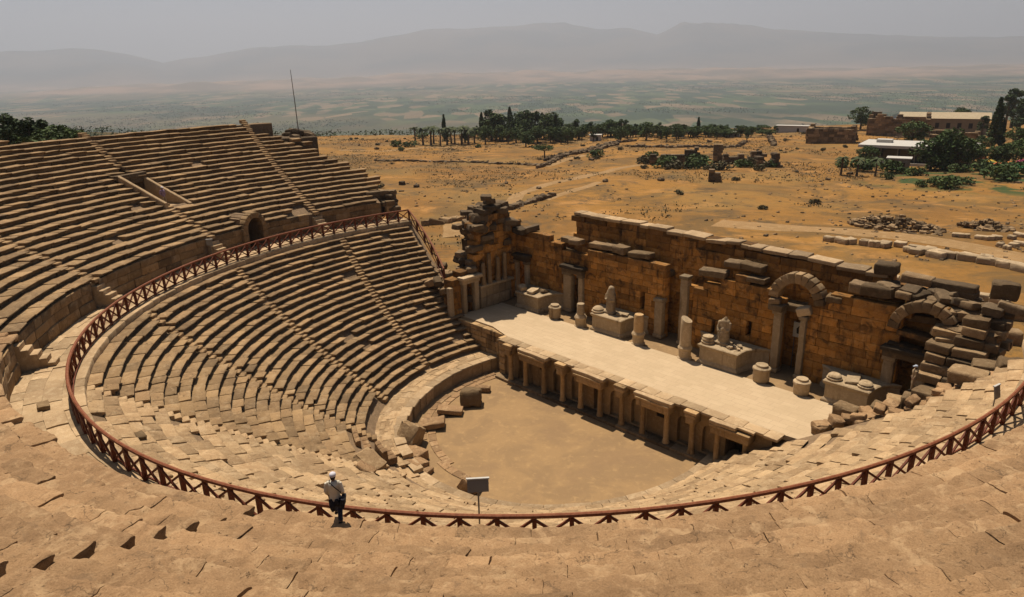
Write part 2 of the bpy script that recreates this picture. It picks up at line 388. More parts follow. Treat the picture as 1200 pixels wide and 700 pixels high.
def ribbon(name,pts,w,mat,dz=.12,kind='structure'):
    pts=np.array(pts,float); d=np.r_[0,np.cumsum(np.hypot(*np.diff(pts,axis=0).T))]; t=np.arange(0,d[-1],1.2)
    x=np.interp(t,d,pts[:,0]); y=np.interp(t,d,pts[:,1])
    for _ in range(6): x[1:-1]=(x[:-2]+2*x[1:-1]+x[2:])/4; y[1:-1]=(y[:-2]+2*y[1:-1]+y[2:])/4
    tx=np.gradient(x);ty=np.gradient(y);l=np.hypot(tx,ty); nx,ny=-ty/l,tx/l
    ww=w*(1+.35*fbm(np.stack([x/7,y/7,0*x],-1),2)); ofs=np.linspace(-.5,.5,5); V=[]
    for o in ofs:
        X=x+nx*ww*o; Y=y+ny*ww*o; V.append(np.stack([X,Y,H(X,Y)+dz*(1-abs(o)*1.6)],-1))
    V=np.stack(V,1); K=len(x); i=np.arange(K-1)[:,None]; j=np.arange(4)[None,:]
    F=np.stack([i*5+j,i*5+j+1,(i+1)*5+j+1,(i+1)*5+j],-1).reshape(-1,4)
    mb=MB(); mb.add(V.reshape(-1,3),F); ob=mb.build(name,mat); tag(ob,kind=kind); return ob
ribbon('path',[(-50,27),(-59.6,34.2),(-62.3,41),(-61.8,46),(-69.8,56.8),(-79.1,67.6),(-84.7,80.8),(-86,92),(-94.1,116.6),(-93.8,138)],3.4,'pathearth')
ribbon('path',[(-27.1,62.8),(-18.7,64.6),(-11.8,68.7),(-2.4,71.4),(6.7,70),(16,66),(40,60)],5,'pathearth')
ribbon('path',[(-212,96),(-203.8,112.7),(-202.7,132.6),(-196.0,158.2),(-184.9,177.1),(-180.4,198.8),(-196.0,226)],4,'pathearth')
ribbon('path',[(-65.8,62),(-67.5,69),(-70.4,78),(-76,90)],2.4,'pathearth')
ribbon('path',[(-118,113),(-122.5,126),(-130.7,144)],3,'pathearth')
def haze():
    mb=MB(); box(mb,(-30500,-30500,-230),(30500,30500,1900)); o=mb.build('haze','white',smooth=0); tag(o,kind='stuff')
    m=bpy.data.materials.new('haze_air'); m.use_nodes=True; nt=m.node_tree; nt.nodes.clear()
    out=nt.nodes.new('ShaderNodeOutputMaterial'); p=nt.nodes.new('ShaderNodeVolumePrincipled')
    p.inputs['Color'].default_value=HAZE_COL; p.inputs['Density'].default_value=HAZE_D; p.inputs['Anisotropy'].default_value=.3
    nt.links.new(p.outputs[0],out.inputs['Volume']); o.data.materials.clear(); o.data.materials.append(m)
HAZE_COL=(.57,.615,.705,1); HAZE_D=.95e-4
haze()

# ------------------------------------------------------------------ seating
LOW=dict(r0=13.4,z0=1.25,dr=.632,h=.405,n=23)      # lower tier: front of first row, its foot, tread, rise, rows
UPP=dict(r0=31.0,z0=12.75,dr=.86,h=.362,n=23)      # upper tier; the podium wall stands below the first row
TH_R=9.0                                             # right-hand end of the tiers
def wear(th): return float(sstep(248,268,th))
def seat_profile(h,D,w,fine):
    o=.28*(1-.78*w)
    if fine: return [(o+.02,-.04),(o+.02,.3*h),(o*.6,.62*h),(o*.15,.74*h),(0,.82*h),(.0+.01*w,.92*h),(.035+.03*w,.985*h),(.10+.04*w,1.0*h),(.3*D,1.005*h),(.5*D,.995*h),(.72*D,.99*h),(D+.14,.985*h)]
    return [(o+.02,-.04),(o+.01,.55*h),(o*.35,.72*h),(0,.82*h),(.005,.94*h),(.04+.03*w,h),(.5*D,.995*h),(D+.13,.99*h)]
def polar_block(mb,r0,z0,prof,ta,tb,ns,tone,pat=0.,tilt=0.,yaw=0.,slope=0.,ed=.02):
    K=len(prof); pr=np.array(prof); f=np.linspace(0,1,ns+1); L=dsd(r0,(ta+tb)/2)*(tb-ta)
    e=np.minimum(.06/max(L,.2),.2); f=np.concatenate([[0],np.linspace(e,1-e,max(ns-1,2)),[1]]); n=len(f)
    th=ta+(tb-ta)*f
    rho=pr[None,:,0]+(f-.5)[:,None]*yaw*L; ze=pr[None,:,1]+(f-.5)[:,None]*tilt*L+pr[None,:,0]*slope
    endm=np.zeros(n); endm[0]=endm[-1]=1
    ze=ze-endm[:,None]*ed*(pr[None,:,1]>0.1); rho=rho+endm[:,None]*ed*(pr[None,:,0]<.2)
    V=pol(r0+rho,th[:,None]+0*rho,z0+ze).reshape(-1,3)
    i=np.arange(n-1)[:,None]; j=np.arange(K-1)[None,:]
    F=np.stack([i*K+j,i*K+j+1,(i+1)*K+j+1,(i+1)*K+j],-1).reshape(-1,4)
    mb.add(V,F,tone,pat)
    back=pol(r0+pr[-1,0],np.array([ta,tb]),z0-.04)
    mb.add(np.concatenate([V[:K],back[:1]]),[list(range(K+1))],tone,pat); mb.add(np.concatenate([V[-K:],back[1:]]),[list(range(K+1))[::-1]],tone,pat)
def subtract(segs,gaps):
    for a,b in gaps:
        out=[]
        for c,d in segs:
            if b<=c or a>=d: out.append((c,d)); continue
            if a>c: out.append((c,a))
            if b<d: out.append((b,d))
        segs=out
    return [s for s in segs if s[1]-s[0]>.25]
def seat_row(name,wedges,r0,z0,h,D,segs,cuts,near=None,drop=.012,sl=.3):
    rowtone=random.gauss(0,.22)
    for i in range(len(cuts)+1):
        lo=cuts[i-1] if i else -1e3; hi=cuts[i] if i<len(cuts) else 1e3; mb=MB()
        for a,b in segs:
            if not lo<(a+b)/2<hi: continue
            t=a
            while t<b-.05:
                w=wear(t+.5); fine=near is not None and near[0]<t<near[1]
                L=random.uniform(.9,1.75) if not fine else random.uniform(1.0,3.2)
                dt=L/dsd(r0,t)
                if b-(t+dt)<.55/dsd(r0,t): dt=b-t
                g=(random.uniform(.006,.03) if not fine else random.choice((.002,.002,.004,.008)))/dsd(r0,t)
                if not fine and random.random()<drop*(1+1.5*w): t+=dt; continue
                dz=random.gauss(0,.02+(.0 if fine else .008)*w); dr=random.gauss(0,.04) if not fine else random.gauss(0,.035)
                polar_block(mb,r0+dr,z0+dz-sl*w*D,seat_profile(h,D,w,fine),t+g,t+dt-g,(20 if fine else 3),float(np.clip(.5+rowtone+random.gauss(0,.12),0,1)) if fine else random.random(),
                  max(0,random.gauss(.12,.15))*(1-.6*w),tilt=random.gauss(0,.018+(-.004 if fine else .006)*w),yaw=random.gauss(0,.012+.012*w),slope=sl*w+random.gauss(0,.015),ed=.016 if fine else .02)
                t+=dt
        if mb.n:
            worn=wear(np.mean([(a+b)/2 for a,b in segs if lo<(a+b)/2<hi]))>.5
            mb.build(name,(('seatworn' if near else 'seatpale') if worn else 'seat'),wedges[i],disp=([(.08,.5),(.07,1.6),(.06,3.6),(.035,7.)] if near else [(.06,.8),(.035,2.4),(.014,7.)]) if worn else [(.04,1.2),(.03,3.5)],smooth=60 if worn else 45)
def stair_th(st,r_,tier):
    r1=tier['r0'];r2=r1+tier['n']*tier['dr']; return st[0]+(st[1]-st[0])*(r_-r1)/(r2-r1)
def stair_gap(st,r_,tier,wd): c=stair_th(st,r_,tier); hw=wd/2/dsd(r_,c); return (c-hw,c+hw)
def stair(parent,tier,st,wd=.72,rows=None,skip=None):
    mb=MB()
    for k in (rows or range(tier['n'])):
        r_=tier['r0']+k*tier['dr']; z=tier['z0']+k*tier['h']
        for q in (0,1):
            a,b=stair_gap(st,r_+.2,tier,wd*random.uniform(.86,1.0))
            if (skip and skip(r_,(a+b)/2)) or random.random()<.05: continue
            zt=tier['h']*(.5+.5*q); pr=[(0.02,-.1),(0,zt-.06),(.02,zt-.015),(.05,zt),(tier['dr']*.5+.06,zt),]
            polar_block(mb,r_+q*tier['dr']*.5+random.gauss(0,.015),z+random.gauss(0,.01),pr,a,b,2,.35+.55*random.random())
    mb.build('stairway','seat' if st[0]<248 else ('seatpale' if parent is lower else 'seatworn'),parent,disp=[(.02,1.5),(.015,6.)],smooth=40)
LST=[(194,185.6),(221,208.8),(246.5,231),(270,257),(294,283),(317,309),(340,338)]
UST=[(186.6,182.3),(206.7,200.6),(229.6,222),(250,243.5),(274,270),(299.4,293.5)]
lower=empty('lower_seating_tier',(0,0,0),0,'lower bank of curved pale stone seat rows inside the wooden railing','seating')
upper=empty('upper_seating_tier',(0,0,0),0,'upper bank of curved weathered stone seat rows outside the wooden railing','seating')
def wedges_of(parent,n):
    out=[]
    for i in range(n): e=empty('seating_wedge'); e.parent=parent; out.append(e)
    return out
LWE=wedges_of(lower,len(LST)+1); UWE=wedges_of(upper,len(UST)+1)
def core(name,parent,rz,ta,tb,skip=None,base=-1.,step=1.0):
    rz=np.array(rz); ths=np.arange(ta,tb+step*.5,step); K=len(rz); n=len(ths)
    top=pol(rz[None,:,0]+0*ths[:,None],ths[:,None]+0*rz[None,:,0],rz[None,:,1]+0*ths[:,None])
    mb=MB(); V=top.reshape(-1,3); F=[]
    for i in range(n-1):
        for j in range(K-1):
            if skip and skip((rz[j,0]+rz[j+1,0])/2,(ths[i]+ths[i+1])/2): continue
            F.append((i*K+j,i*K+j+1,(i+1)*K+j+1,(i+1)*K+j))
    mb.add(V,np.array(F))
    for e in (0,n-1):                                   # end walls down to the ground
        a=top[e]; b=a.copy(); b[:,2]=base; VV=np.concatenate([a,b]); mb.add(VV,np.array([(j,j+1,K+j+1,K+j) for j in range(K-1)]))
    a=top[:,-1]; b=a.copy(); b[:,2]=base; VV=np.concatenate([a,b]); mb.add(VV,np.array([(i,i+1,n+i+1,n+i) for i in range(n-1)]))
    return mb.build(name,'earth',parent,smooth=0)
# --- lower tier
def low_end(k): return 169.6+.07*k+random.uniform(-.35,.35)
for k in range(LOW['n']):
    r_=LOW['r0']+k*LOW['dr']; z=LOW['z0']+k*LOW['h']
    gaps=[stair_gap(s,r_+.25,LOW,.74) for s in LST]
    if k<3: gaps+= [(246,252+4*k)]
    if k==0: gaps+=[(228,300)]
    if k in(1,2): gaps+=[(300-10*k,330)]
    seat_row('seat_row',LWE,r_,z,LOW['h'],LOW['dr'],subtract([(low_end(k),360+float(np.interp(r_,[13,18,22,24,26,28],[5.5,7,7.5,10,14.5,18.5]))+random.uniform(-1.2,1.2))],gaps),[stair_th(q,r_+.25,LOW) for q in LST],drop=.012)
for s in LST: stair(lower,LOW,s)
def lowz(r_): return LOW['z0']+(r_-LOW['r0'])/LOW['dr']*LOW['h']-.16
core('rubble_core',lower,[(13.2,1.0),(13.45,1.08)]+[(r_,lowz(r_)) for r_ in np.arange(14,28.3,1.)]+[(28.3,10.6),(31.5,10.7)],169.9,370.)
# podium: a low wall round the orchestra with a paved walk on top
mb=MB(); mp=MB()
t=166.
while t<372:
    w=wear(t); L=random.uniform(1.0,1.8); dt=L/dsd(11.4,t); r_=10.9+.75*float(sstep(205,250,t)); zt=1.2-.8*float(sstep(248,268,t))
    if not(241<t<243.5):
        polar_block(mb,r_,-.1,[(.04,-.3),(0,.2),(0,zt-.12),(-.05,zt-.08),(-.05,zt+.05),(-.01,zt+.1),(.55,zt+.1),(.7,zt+.1)],t+.06,t+dt-.06,3,random.random(),.1,tilt=random.gauss(0,.012),yaw=random.gauss(0,.02))
    t+=dt
t=166.
for rr in (11.4,11.95,12.55,13.0):
    t=166+random.random()
    while t<371:
        dt=random.uniform(.8,1.6)/dsd(rr,t); s=.75*float(sstep(205,250,t))*(13.6-rr)/2.4
        zf=float(sstep(248,268,t)); polar_block(mp,rr+s,1.0-zf*(.1+.62*(13.2-rr)/1.8),[(0,-.3),(0,.06),(.03,.1),(.3,.1),(.66,.1)],t+.08,t+dt-.08,3,random.random(),0,tilt=random.gauss(0,.02),slope=random.gauss(-.02,.02)+.3*zf)
        t+=dt
mb.build('podium_wall','pave',lower,disp=[(.03,1.2),(.015,5)],smooth=40); mp.build('walk_paving','seatpale',lower,disp=[(.04,1.),(.02,5)],smooth=40)
# --- gallery between the tiers
mb=MB()
for rr,wd in ((27.95,.9),(28.85,.8),(29.65,.75),(30.4,.75)):
    t=170.2
    while t<380:
        dt=random.uniform(.8,1.9)/dsd(rr,t)
        polar_block(mb,rr,10.85+random.gauss(0,.02),[(0,-.35),(0,.04),(.03,.09),(.4,.1),(wd+.02,.09)],t+.02,t+dt-.02,3,random.random(),0,tilt=random.gauss(0,.01),slope=random.gauss(0,.012)); t+=dt
o=mb.build('gallery_path','pave',disp=[(.03,1.),(.012,5)],smooth=40); tag(o,kind='structure')
# --- upper tier
def up_end(r_): return float(np.interp(r_,[31,35,39.3,43,46.3,50],[173.6,171.0,175,178.2,181,185]))
VOM=dict(c=203.7,a=36.4,b=41.4,hw=1.25)
def in_vom(r_,th):
    return VOM['a']<r_<VOM['b']+2.4 and abs((th-VOM['c'])*dsd(r_,th))<VOM['hw']+.25
ARCH=(197.0,200.4)
def up_gaps(k,r_):
    g=[stair_gap(s,r_+.3,UPP,.7 if s[0]<290 else .42) for s in UST]
    if VOM['a']-.3<r_<VOM['b']-.2: hw=(VOM['hw']+.28)/dsd(r_,VOM['c']); g.append((VOM['c']-hw,VOM['c']+hw))
    if k<3: g.append((ARCH[0]-.3+.3*k,ARCH[1]+.3-.3*k))
    if k<2: g.append((UST[0][0]+.6,192-k*2))
    if k<3: g.append((172.7,174.6))
    return g
for k in range(UPP['n']):
    r_=UPP['r0']+k*UPP['dr']; z=UPP['z0']+k*UPP['h']
    a=up_end(r_)+random.uniform(-.8,.5); b=360+TH_R+6
    if k==UPP['n']-1: a=208.5
    segs=subtract([(a,b)],up_gaps(k,r_))
    if k in (15,16): segs=segs+[(a-2.5,a-1.2)]
    seat_row('seat_row',UWE,r_,z,UPP['h'],UPP['dr'],segs,[stair_th(q,r_+.3,UPP) for q in UST],near=(272,362) if k<12 else None,drop=.006,sl=.03)
for s in UST[:5]: stair(upper,UPP,s,.66,skip=lambda r_,th: in_vom(r_,th))
def upz(r_): return UPP['z0']+(r_-UPP['r0'])/UPP['dr']*UPP['h']-.15
def core_skip(r_,th): return in_vom(r_,th) or (r_<33.4 and ARCH[0]<th<ARCH[1])
rzs=[(31.25,10.8),(31.26,12.7),(32.0,upz(32.0)),(32.8,upz(32.8)),(33.6,upz(33.6))]+[(r_,upz(r_)) for r_ in np.arange(34.4,49.9,.8)]
# the ragged left end: drop the outer rows of the core where the seats are lost
core('rubble_core',upper,rzs,185.2,374.,skip=core_skip,base=2.,step=.5)
for r1,r2 in ((31.25,36.4),(36.4,40.),(40.,43.6),(43.6,46.6)):
    a=max(up_end(r1),up_end(r2))+.4
    rz=[(q[0],q[1]) for q in rzs if r1-.01<=q[0]<=r2+.5]
    core('rubble_core',upper,rz,a,185.2,base=2.,step=(185.2-a)/8)
# podium wall of the upper tier, one piece between each pair of openings
gapsw=[ARCH,(172.9,174.3)]+[(s[0]-.15,s[0]+1.55) for s in UST]
for a,b in subtract([(171.2,360+TH_R+6)],gapsw):
    mb=MB()
    for course,(zb,hh) in enumerate(((10.9,.75),(11.65,.62),(12.27,.55))):
        t=a
        while t<b-.02:
            L=random.uniform(.9,2.0) if course<2 else random.uniform(.9,1.6); dt=L/dsd(31,t)
            if b-(t+dt)<.6/dsd(31,t): dt=b-t
            o=.05 if course==0 else 0
            polar_block(mb,31.02-o+random.gauss(0,.02),zb,[(.03,0),(0,.04),(0,hh-.03),(.03,hh),(.5,hh)],t+.015,t+dt-.015,3,random.random(),max(0,random.gauss(.3,.2)) if t<255 else .1); t+=dt
    mb.build('podium_wall','seat',upper,disp=[(.03,1.1),(.015,5)],smooth=40)
# recess walls and little flights where the upper stairways come down to the gallery
for s in UST:
    mf=MB(); mr=MB()
    for q in range(6):
        r_=31.6-.34*q; zt=12.75-.31*q; hw=.5/dsd(31,s[0])
        polar_block(mf,r_-.34,10.85,[(0,0),(0,zt-10.85-.03),(.03,zt-10.85),(.36,zt-10.85)],s[0]-.15-hw,s[0]-.15+hw,2,.6+.4*random.random())
    polar_block(mr,32.2,10.85,[(0,0),(0,.9),(0,1.85),(.1,1.9),(.6,1.9)],s[0]-.4,s[0]+1.9,3,random.random(),.4)
    for e in (s[0]+1.55,): polar_block(mr,31.05,10.85,[(0,0),(0,1.8),(.05,1.88),(1.4,1.9)],e,e+.5,2,random.random(),.3)
    mf.build('gallery_steps','pave',upper,disp=[(.02,1.5),(.012,6)],smooth=40); mr.build('recess_wall','seat',upper,disp=[(.03,1.3),(.015,6)],smooth=40)
# arched passage in the podium wall
def frame_at(th,r_):
    t=R(th); p=pol(r_,th); er=np.array([math.cos(t),RY*math.sin(t),0]); er/=np.linalg.norm(er); et=np.array([-er[1],er[0],0]); return p,er,et
arch=empty('arched_passage',(0,0,0)); arch.parent=upper
p,er,et=frame_at((ARCH[0]+ARCH[1])/2,31.0); rm=np.stack([et,er,[0,0,1.]],1)
mb=MB(); W=.86; zs=12.75
for q in range(9):
    a=math.pi*(q+.5)/9; rc=np.array([math.cos(a)*(W+.24),0,math.sin(a)*(W+.24)])
    c=p+et*rc[0]+er*.15+np.array([0,0,zs+rc[2]]); 
    rbox(mb,c,(.5,.75,.39),rm=rm@rot(0,-a+0,0),bev=.04,pat=random.uniform(.1,.6))
for sgn in (-1,1):
    for z0_ in (10.9,11.55,12.18): rbox(mb,p+et*sgn*(W+.3)+er*.25+np.array([0,0,z0_+.32]),(.6,.9,.62),rm=rm,pat=.3)
mb.build('voussoir_arch','seat',arch,disp=[(.03,1.5)])
mb=MB()
for sgn in (-1,1): rbox(mb,p+et*sgn*(W+.18)+er*2.2+np.array([0,0,12.2]),(.36,3.4,2.9),rm=rm,n=(1,1,1))
rbox(mb,p+er*3.6+np.array([0,0,12.2]),(2.4,.3,3.4),rm=rm,n=(1,1,1)); 
for q in range(7):
    a=math.pi*(q+.5)/7; rbox(mb,p+et*math.cos(a)*(W+.15)+er*2.2+np.array([0,0,zs+math.sin(a)*(W+.15)]),(.25,3.4,.46),rm=rm@rot(0,-a,0),n=(1,1,1))
mb.build('passage_wall','earth',arch)
# vomitory cut into the rows
vom=empty('stair_mouth',(0,0,0)); vom.parent=upper
p,er,et=frame_at(VOM['c'],36.4); rm=np.stack([et,er,[0,0,1.]],1); up=np.array([0,0,1.])
LV=(VOM['b']-VOM['a'])*1.02
mb=MB(); rbox(mb,p+er*(LV/2+1.2)+up*(14.75),(2.9,LV+3.4,.3),rm=rm,tone=.6); mb.build('landing','pave',vom)
for sgn,ext in ((-1,.25),(1,.7)):                     # the near-side parapet is lower than the far one
    mb=MB(); V=[]
    for q in np.linspace(-.04,1,9):
        zt=float(upz(36.4+q*LV))+ext
        for k,(dx,zz) in enumerate(((-.17,14.5),(-.17,zt-.05),(-.12,zt),(.12,zt),(.17,zt-.05),(.17,14.5))): V.append(p+er*q*LV+et*(sgn*(VOM['hw']+.12)+dx)+up*zz)
    F=[(i*6+j,i*6+j+1,(i+1)*6+j+1,(i+1)*6+j) for i in range(8) for j in range(5)]
    mb.add(np.array(V),F+[tuple(range(6)),tuple(range(48,54))],.5,.1); mb.build('side_wall','pave',vom,disp=[(.025,1.5)])
mb=MB(); zt=upz(41.4)+.55
rbox(mb,p+er*(LV+.25)+up*(zt-.1),(3.3,.6,.55),rm=rm,pat=.5); rbox(mb,p+er*(LV+.15)+up*(zt-.55),(2.7,.4,.35),rm=rm,pat=.4)
for sgn in (-1,1): rbox(mb,p+er*(LV+1.5)+et*sgn*1.5+up*16.2,(.4,2.6,3.),rm=rm,n=(1,1,1),pat=.5)
rbox(mb,p+er*(LV+2.7)+up*16.2,(3.2,.3,3.2),rm=rm,n=(1,1,1),pat=.8)  # back panel coloured dark so the stair mouth reads as a shaded recess
mb.build('lintel','greyrock',vom,disp=[(.03,1.5)])

# ------------------------------------------------------------------ wooden railing on the inner edge of the gallery
RR=28.5; ZF=10.95; ZT=12.1
def railing():
    t=R(170.4); ths=[]; th=170.4
    while th<374: ths.append(th); th+=1.26/dsd(RR,th)
    root=empty('wooden_railing',tuple(pol(RR,ths[len(ths)//2],ZF)),0,'long curved red-brown wooden railing with crossed braces along the gallery of the seating','railing')
    ox=np.array(root.location)
    P=[pol(RR,a)+np.array([0,0,ZF]) for a in ths]
    # the end flight drops along the flank of the lower seats
    E0=P[0]; down=[E0+np.array([1.9*k,-.28*k-.05*k*k,-.82*k]) for k in range(1,6)]
    P=down[::-1]+P
    top=[p+np.array([0,0,ZT-ZF+.0*i]) for i,p in enumerate(P)]
    mb=MB(); tube(mb,[p-ox for p in top],.085,8); mb.build('handrail','woodtop',root)
    for i,p in enumerate(P):
        mb=MB(); rbox(mb,p-ox+np.array([0,0,.54]),(.15,.15,1.2),rm=rot(random.gauss(0,.015),random.gauss(0,.015),R(ths[min(max(i-5,0),len(ths)-1)])),n=(1,1,1),bev=0); mb.build('post','wood',root,smooth=0)
        if i+1<len(P):
            q=P[i+1]; mb=MB(); z=np.array([0,0,1.])
            bar(mb,p-ox+z*.1,q-ox+z*1.05,.075,.085); n=np.cross(q-p,z); n/=np.linalg.norm(n)
            bar(mb,p-ox+z*1.05+n*.06,q-ox+z*.1+n*.06,.075,.085); mb.build('cross_brace','wood',root,smooth=0)
            mb=MB(); bar(mb,p-ox+z*.12-n*.08,q-ox+z*.12-n*.08,.06,.08); mb.build('bottom_rail','wood',root,smooth=0)
railing()

# ------------------------------------------------------------------ orchestra floor
def orchestra():
    m,nt,b=newmat('beaten_earth'); g=G(nt)
    col=g.mix(g.map(g.noise(.35,5,.6,dist=.6),.38,.62),(.30,.19,.09),(.25,.16,.08))
    col=g.mix(g.map(g.noise(1.6,6,.7),.5,.75,0,.8),col,(.39,.25,.115)); col=g.mix(g.map(g.noise(.22,4,.6),.53,.62,0,.6),col,(.245,.155,.08))
    col=g.mix(g.map(g.noise(9,4,.7),.62,.75,0,.5),col,(.42,.31,.19))
    g.L(col,b.inputs['Base Color']); b.inputs['Roughness'].default_value=.95
    g.L(g.bump(g.noise(5,6,.7),.6,.03,g.bump(g.noise(1.1,3),.5,.06)),b.inputs['Normal'])
    M['beaten']=m
    n=90; k=70; rr=np.linspace(0,12.6,k); a=np.linspace(0,2*np.pi,n,endpoint=False)
    X=np.cos(a)[None]*rr[:,None]; Y=np.sin(a)[None]*rr[:,None]*1.09-.9
    Y=np.minimum(Y,2.9); Z=.03*fbm(np.stack([X*.6,Y*.6,0*X],-1),3)+.35*sstep(10.2,12.2,np.hypot(X,(Y+.9)/1.09))*(Y<0)*sstep(-3,-7,Y)
    V=np.stack([X,Y,Z],-1).reshape(-1,3); i=np.arange(k-1)[:,None]; j=np.arange(n)[None]
    F=np.stack([i*n+j,i*n+(j+1)%n,(i+1)*n+(j+1)%n,(i+1)*n+j],-1).reshape(-1,4)
    mb=MB(); mb.add(V,F); tag(mb.build('orchestra_ground','beaten'),kind='structure')
    # paving ring set in the earth
    mb=MB()
    for r_,w,t0,t1 in ((9.35,.55,168,262),(9.98,.5,172,240),(9.7,.6,262,285)):
        t=t0
        while t<t1:
            dt=random.uniform(.6,1.3)/dsd(r_,t); 
            if random.random()<.88: polar_block(mb,r_,.0,[(0,-.1),(.0,.03),(.02,.06),(w-.02,.06),(w,.03)],t+.15,t+dt-.15,2,random.random(),.1,tilt=random.gauss(0,.02))
            t+=dt
    tag(mb.build('paving_kerb','seatworn',disp=[(.02,2)]),'low ring of worn paving stones set flush in the earth floor of the orchestra','paving')
orchestra()

# ------------------------------------------------------------------ stage: local frame, u along the stage, v away from the seats
SA=R(2.5)
def S(u,v,z=0.): return np.array([u*math.cos(SA)-v*math.sin(SA),u*math.sin(SA)+v*math.cos(SA),z])
def stage_empty(name,u,v,z,label,cat,group=None):
    e=empty(name,tuple(S(u,v,z)),SA,label,cat,group); return e
class LB(MB):
    "mesh builder whose shapes are given in stage u,v,z and stored relative to an origin"
    def __init__(s,o): super().__init__(); s.o=np.array(o,float)
    def build(s,name,mat,parent=None,disp=None,smooth=35):
        s.V=[v-s.o for v in s.V]; return super().build(name,mat,parent,disp,smooth)
def prism(mb,poly,layers,tone=.5,pat=0.):
    "stack of outlines: layers = [(offset,z)], closed on top"
    poly=np.array(poly,float); n=len(poly); e=np.roll(poly,-1,0)-poly; l=np.hypot(e[:,0],e[:,1]); nr=np.stack([e[:,1],-e[:,0]],-1)/l[:,None]
    vn=nr+np.roll(nr,1,0); vn/=np.maximum(.35,np.sum(vn*nr,1))[:,None]
    V=[];F=[]
    for o,z in layers: q=poly+vn*o; V.append(np.c_[q,np.full(n,z)])
    V=np.concatenate(V)
    for i in range(len(layers)-1):
        for j in range(n): F.append((i*n+j,i*n+(j+1)%n,(i+1)*n+(j+1)%n,(i+1)*n+j))
    mb.add(V,np.array(F),tone,pat); mb.add(V[-n:],[list(range(n))],tone,pat)
def panel(mb,u0,u1,z0,z1,v,open_,depth,tone=.5,pat=0.,back=True,dirv=1):
    "wall face at v with an opening open_=(ua,ub,zbase,zspring,arched) and its reveal running back by depth"
    ua,ub,zb,zs,ar=open_; N=12
    us=np.linspace(ua,ub,N+1); c=(ua+ub)/2; rad=(ub-ua)/2
    zt=zs+np.sqrt(np.maximum(0,rad**2-(us-c)**2)) if ar else np.full(N+1,zs)
    def quad(a,b,c_,d): mb.add([a,b,c_,d],[(0,1,2,3)],tone,pat)
    quad((u0,v,z0),(ua,v,z0),(ua,v,z1),(u0,v,z1)); quad((ub,v,z0),(u1,v,z0),(u1,v,z1),(ub,v,z1))
    if zb>z0: quad((ua,v,z0),(ub,v,z0),(ub,v,zb),(ua,v,zb)); quad((ua,v,zb),(ub,v,zb),(ub,v+depth,zb),(ua,v+depth,zb))
    for i in range(N):
        quad((us[i],v,zt[i]),(us[i+1],v,zt[i+1]),(us[i+1],v,z1),(us[i],v,z1)); quad((us[i],v,zt[i]),(us[i+1],v,zt[i+1]),(us[i+1],v+depth,zt[i+1]),(us[i],v+depth,zt[i]))
    quad((ua,v,zb),(ua,v+depth,zb),(ua,v+depth,zt[0]),(ua,v,zt[0])); quad((ub,v,zb),(ub,v+depth,zb),(ub,v+depth,zt[-1]),(ub,v,zt[-1]))
    if back:
        q=[(ua,v+depth,zb),(ub,v+depth,zb)]+[(us[i],v+depth,zt[i]) for i in range(N,-1,-1)]; mb.add(q,[list(range(len(q)))],tone,pat)
HS=3.61
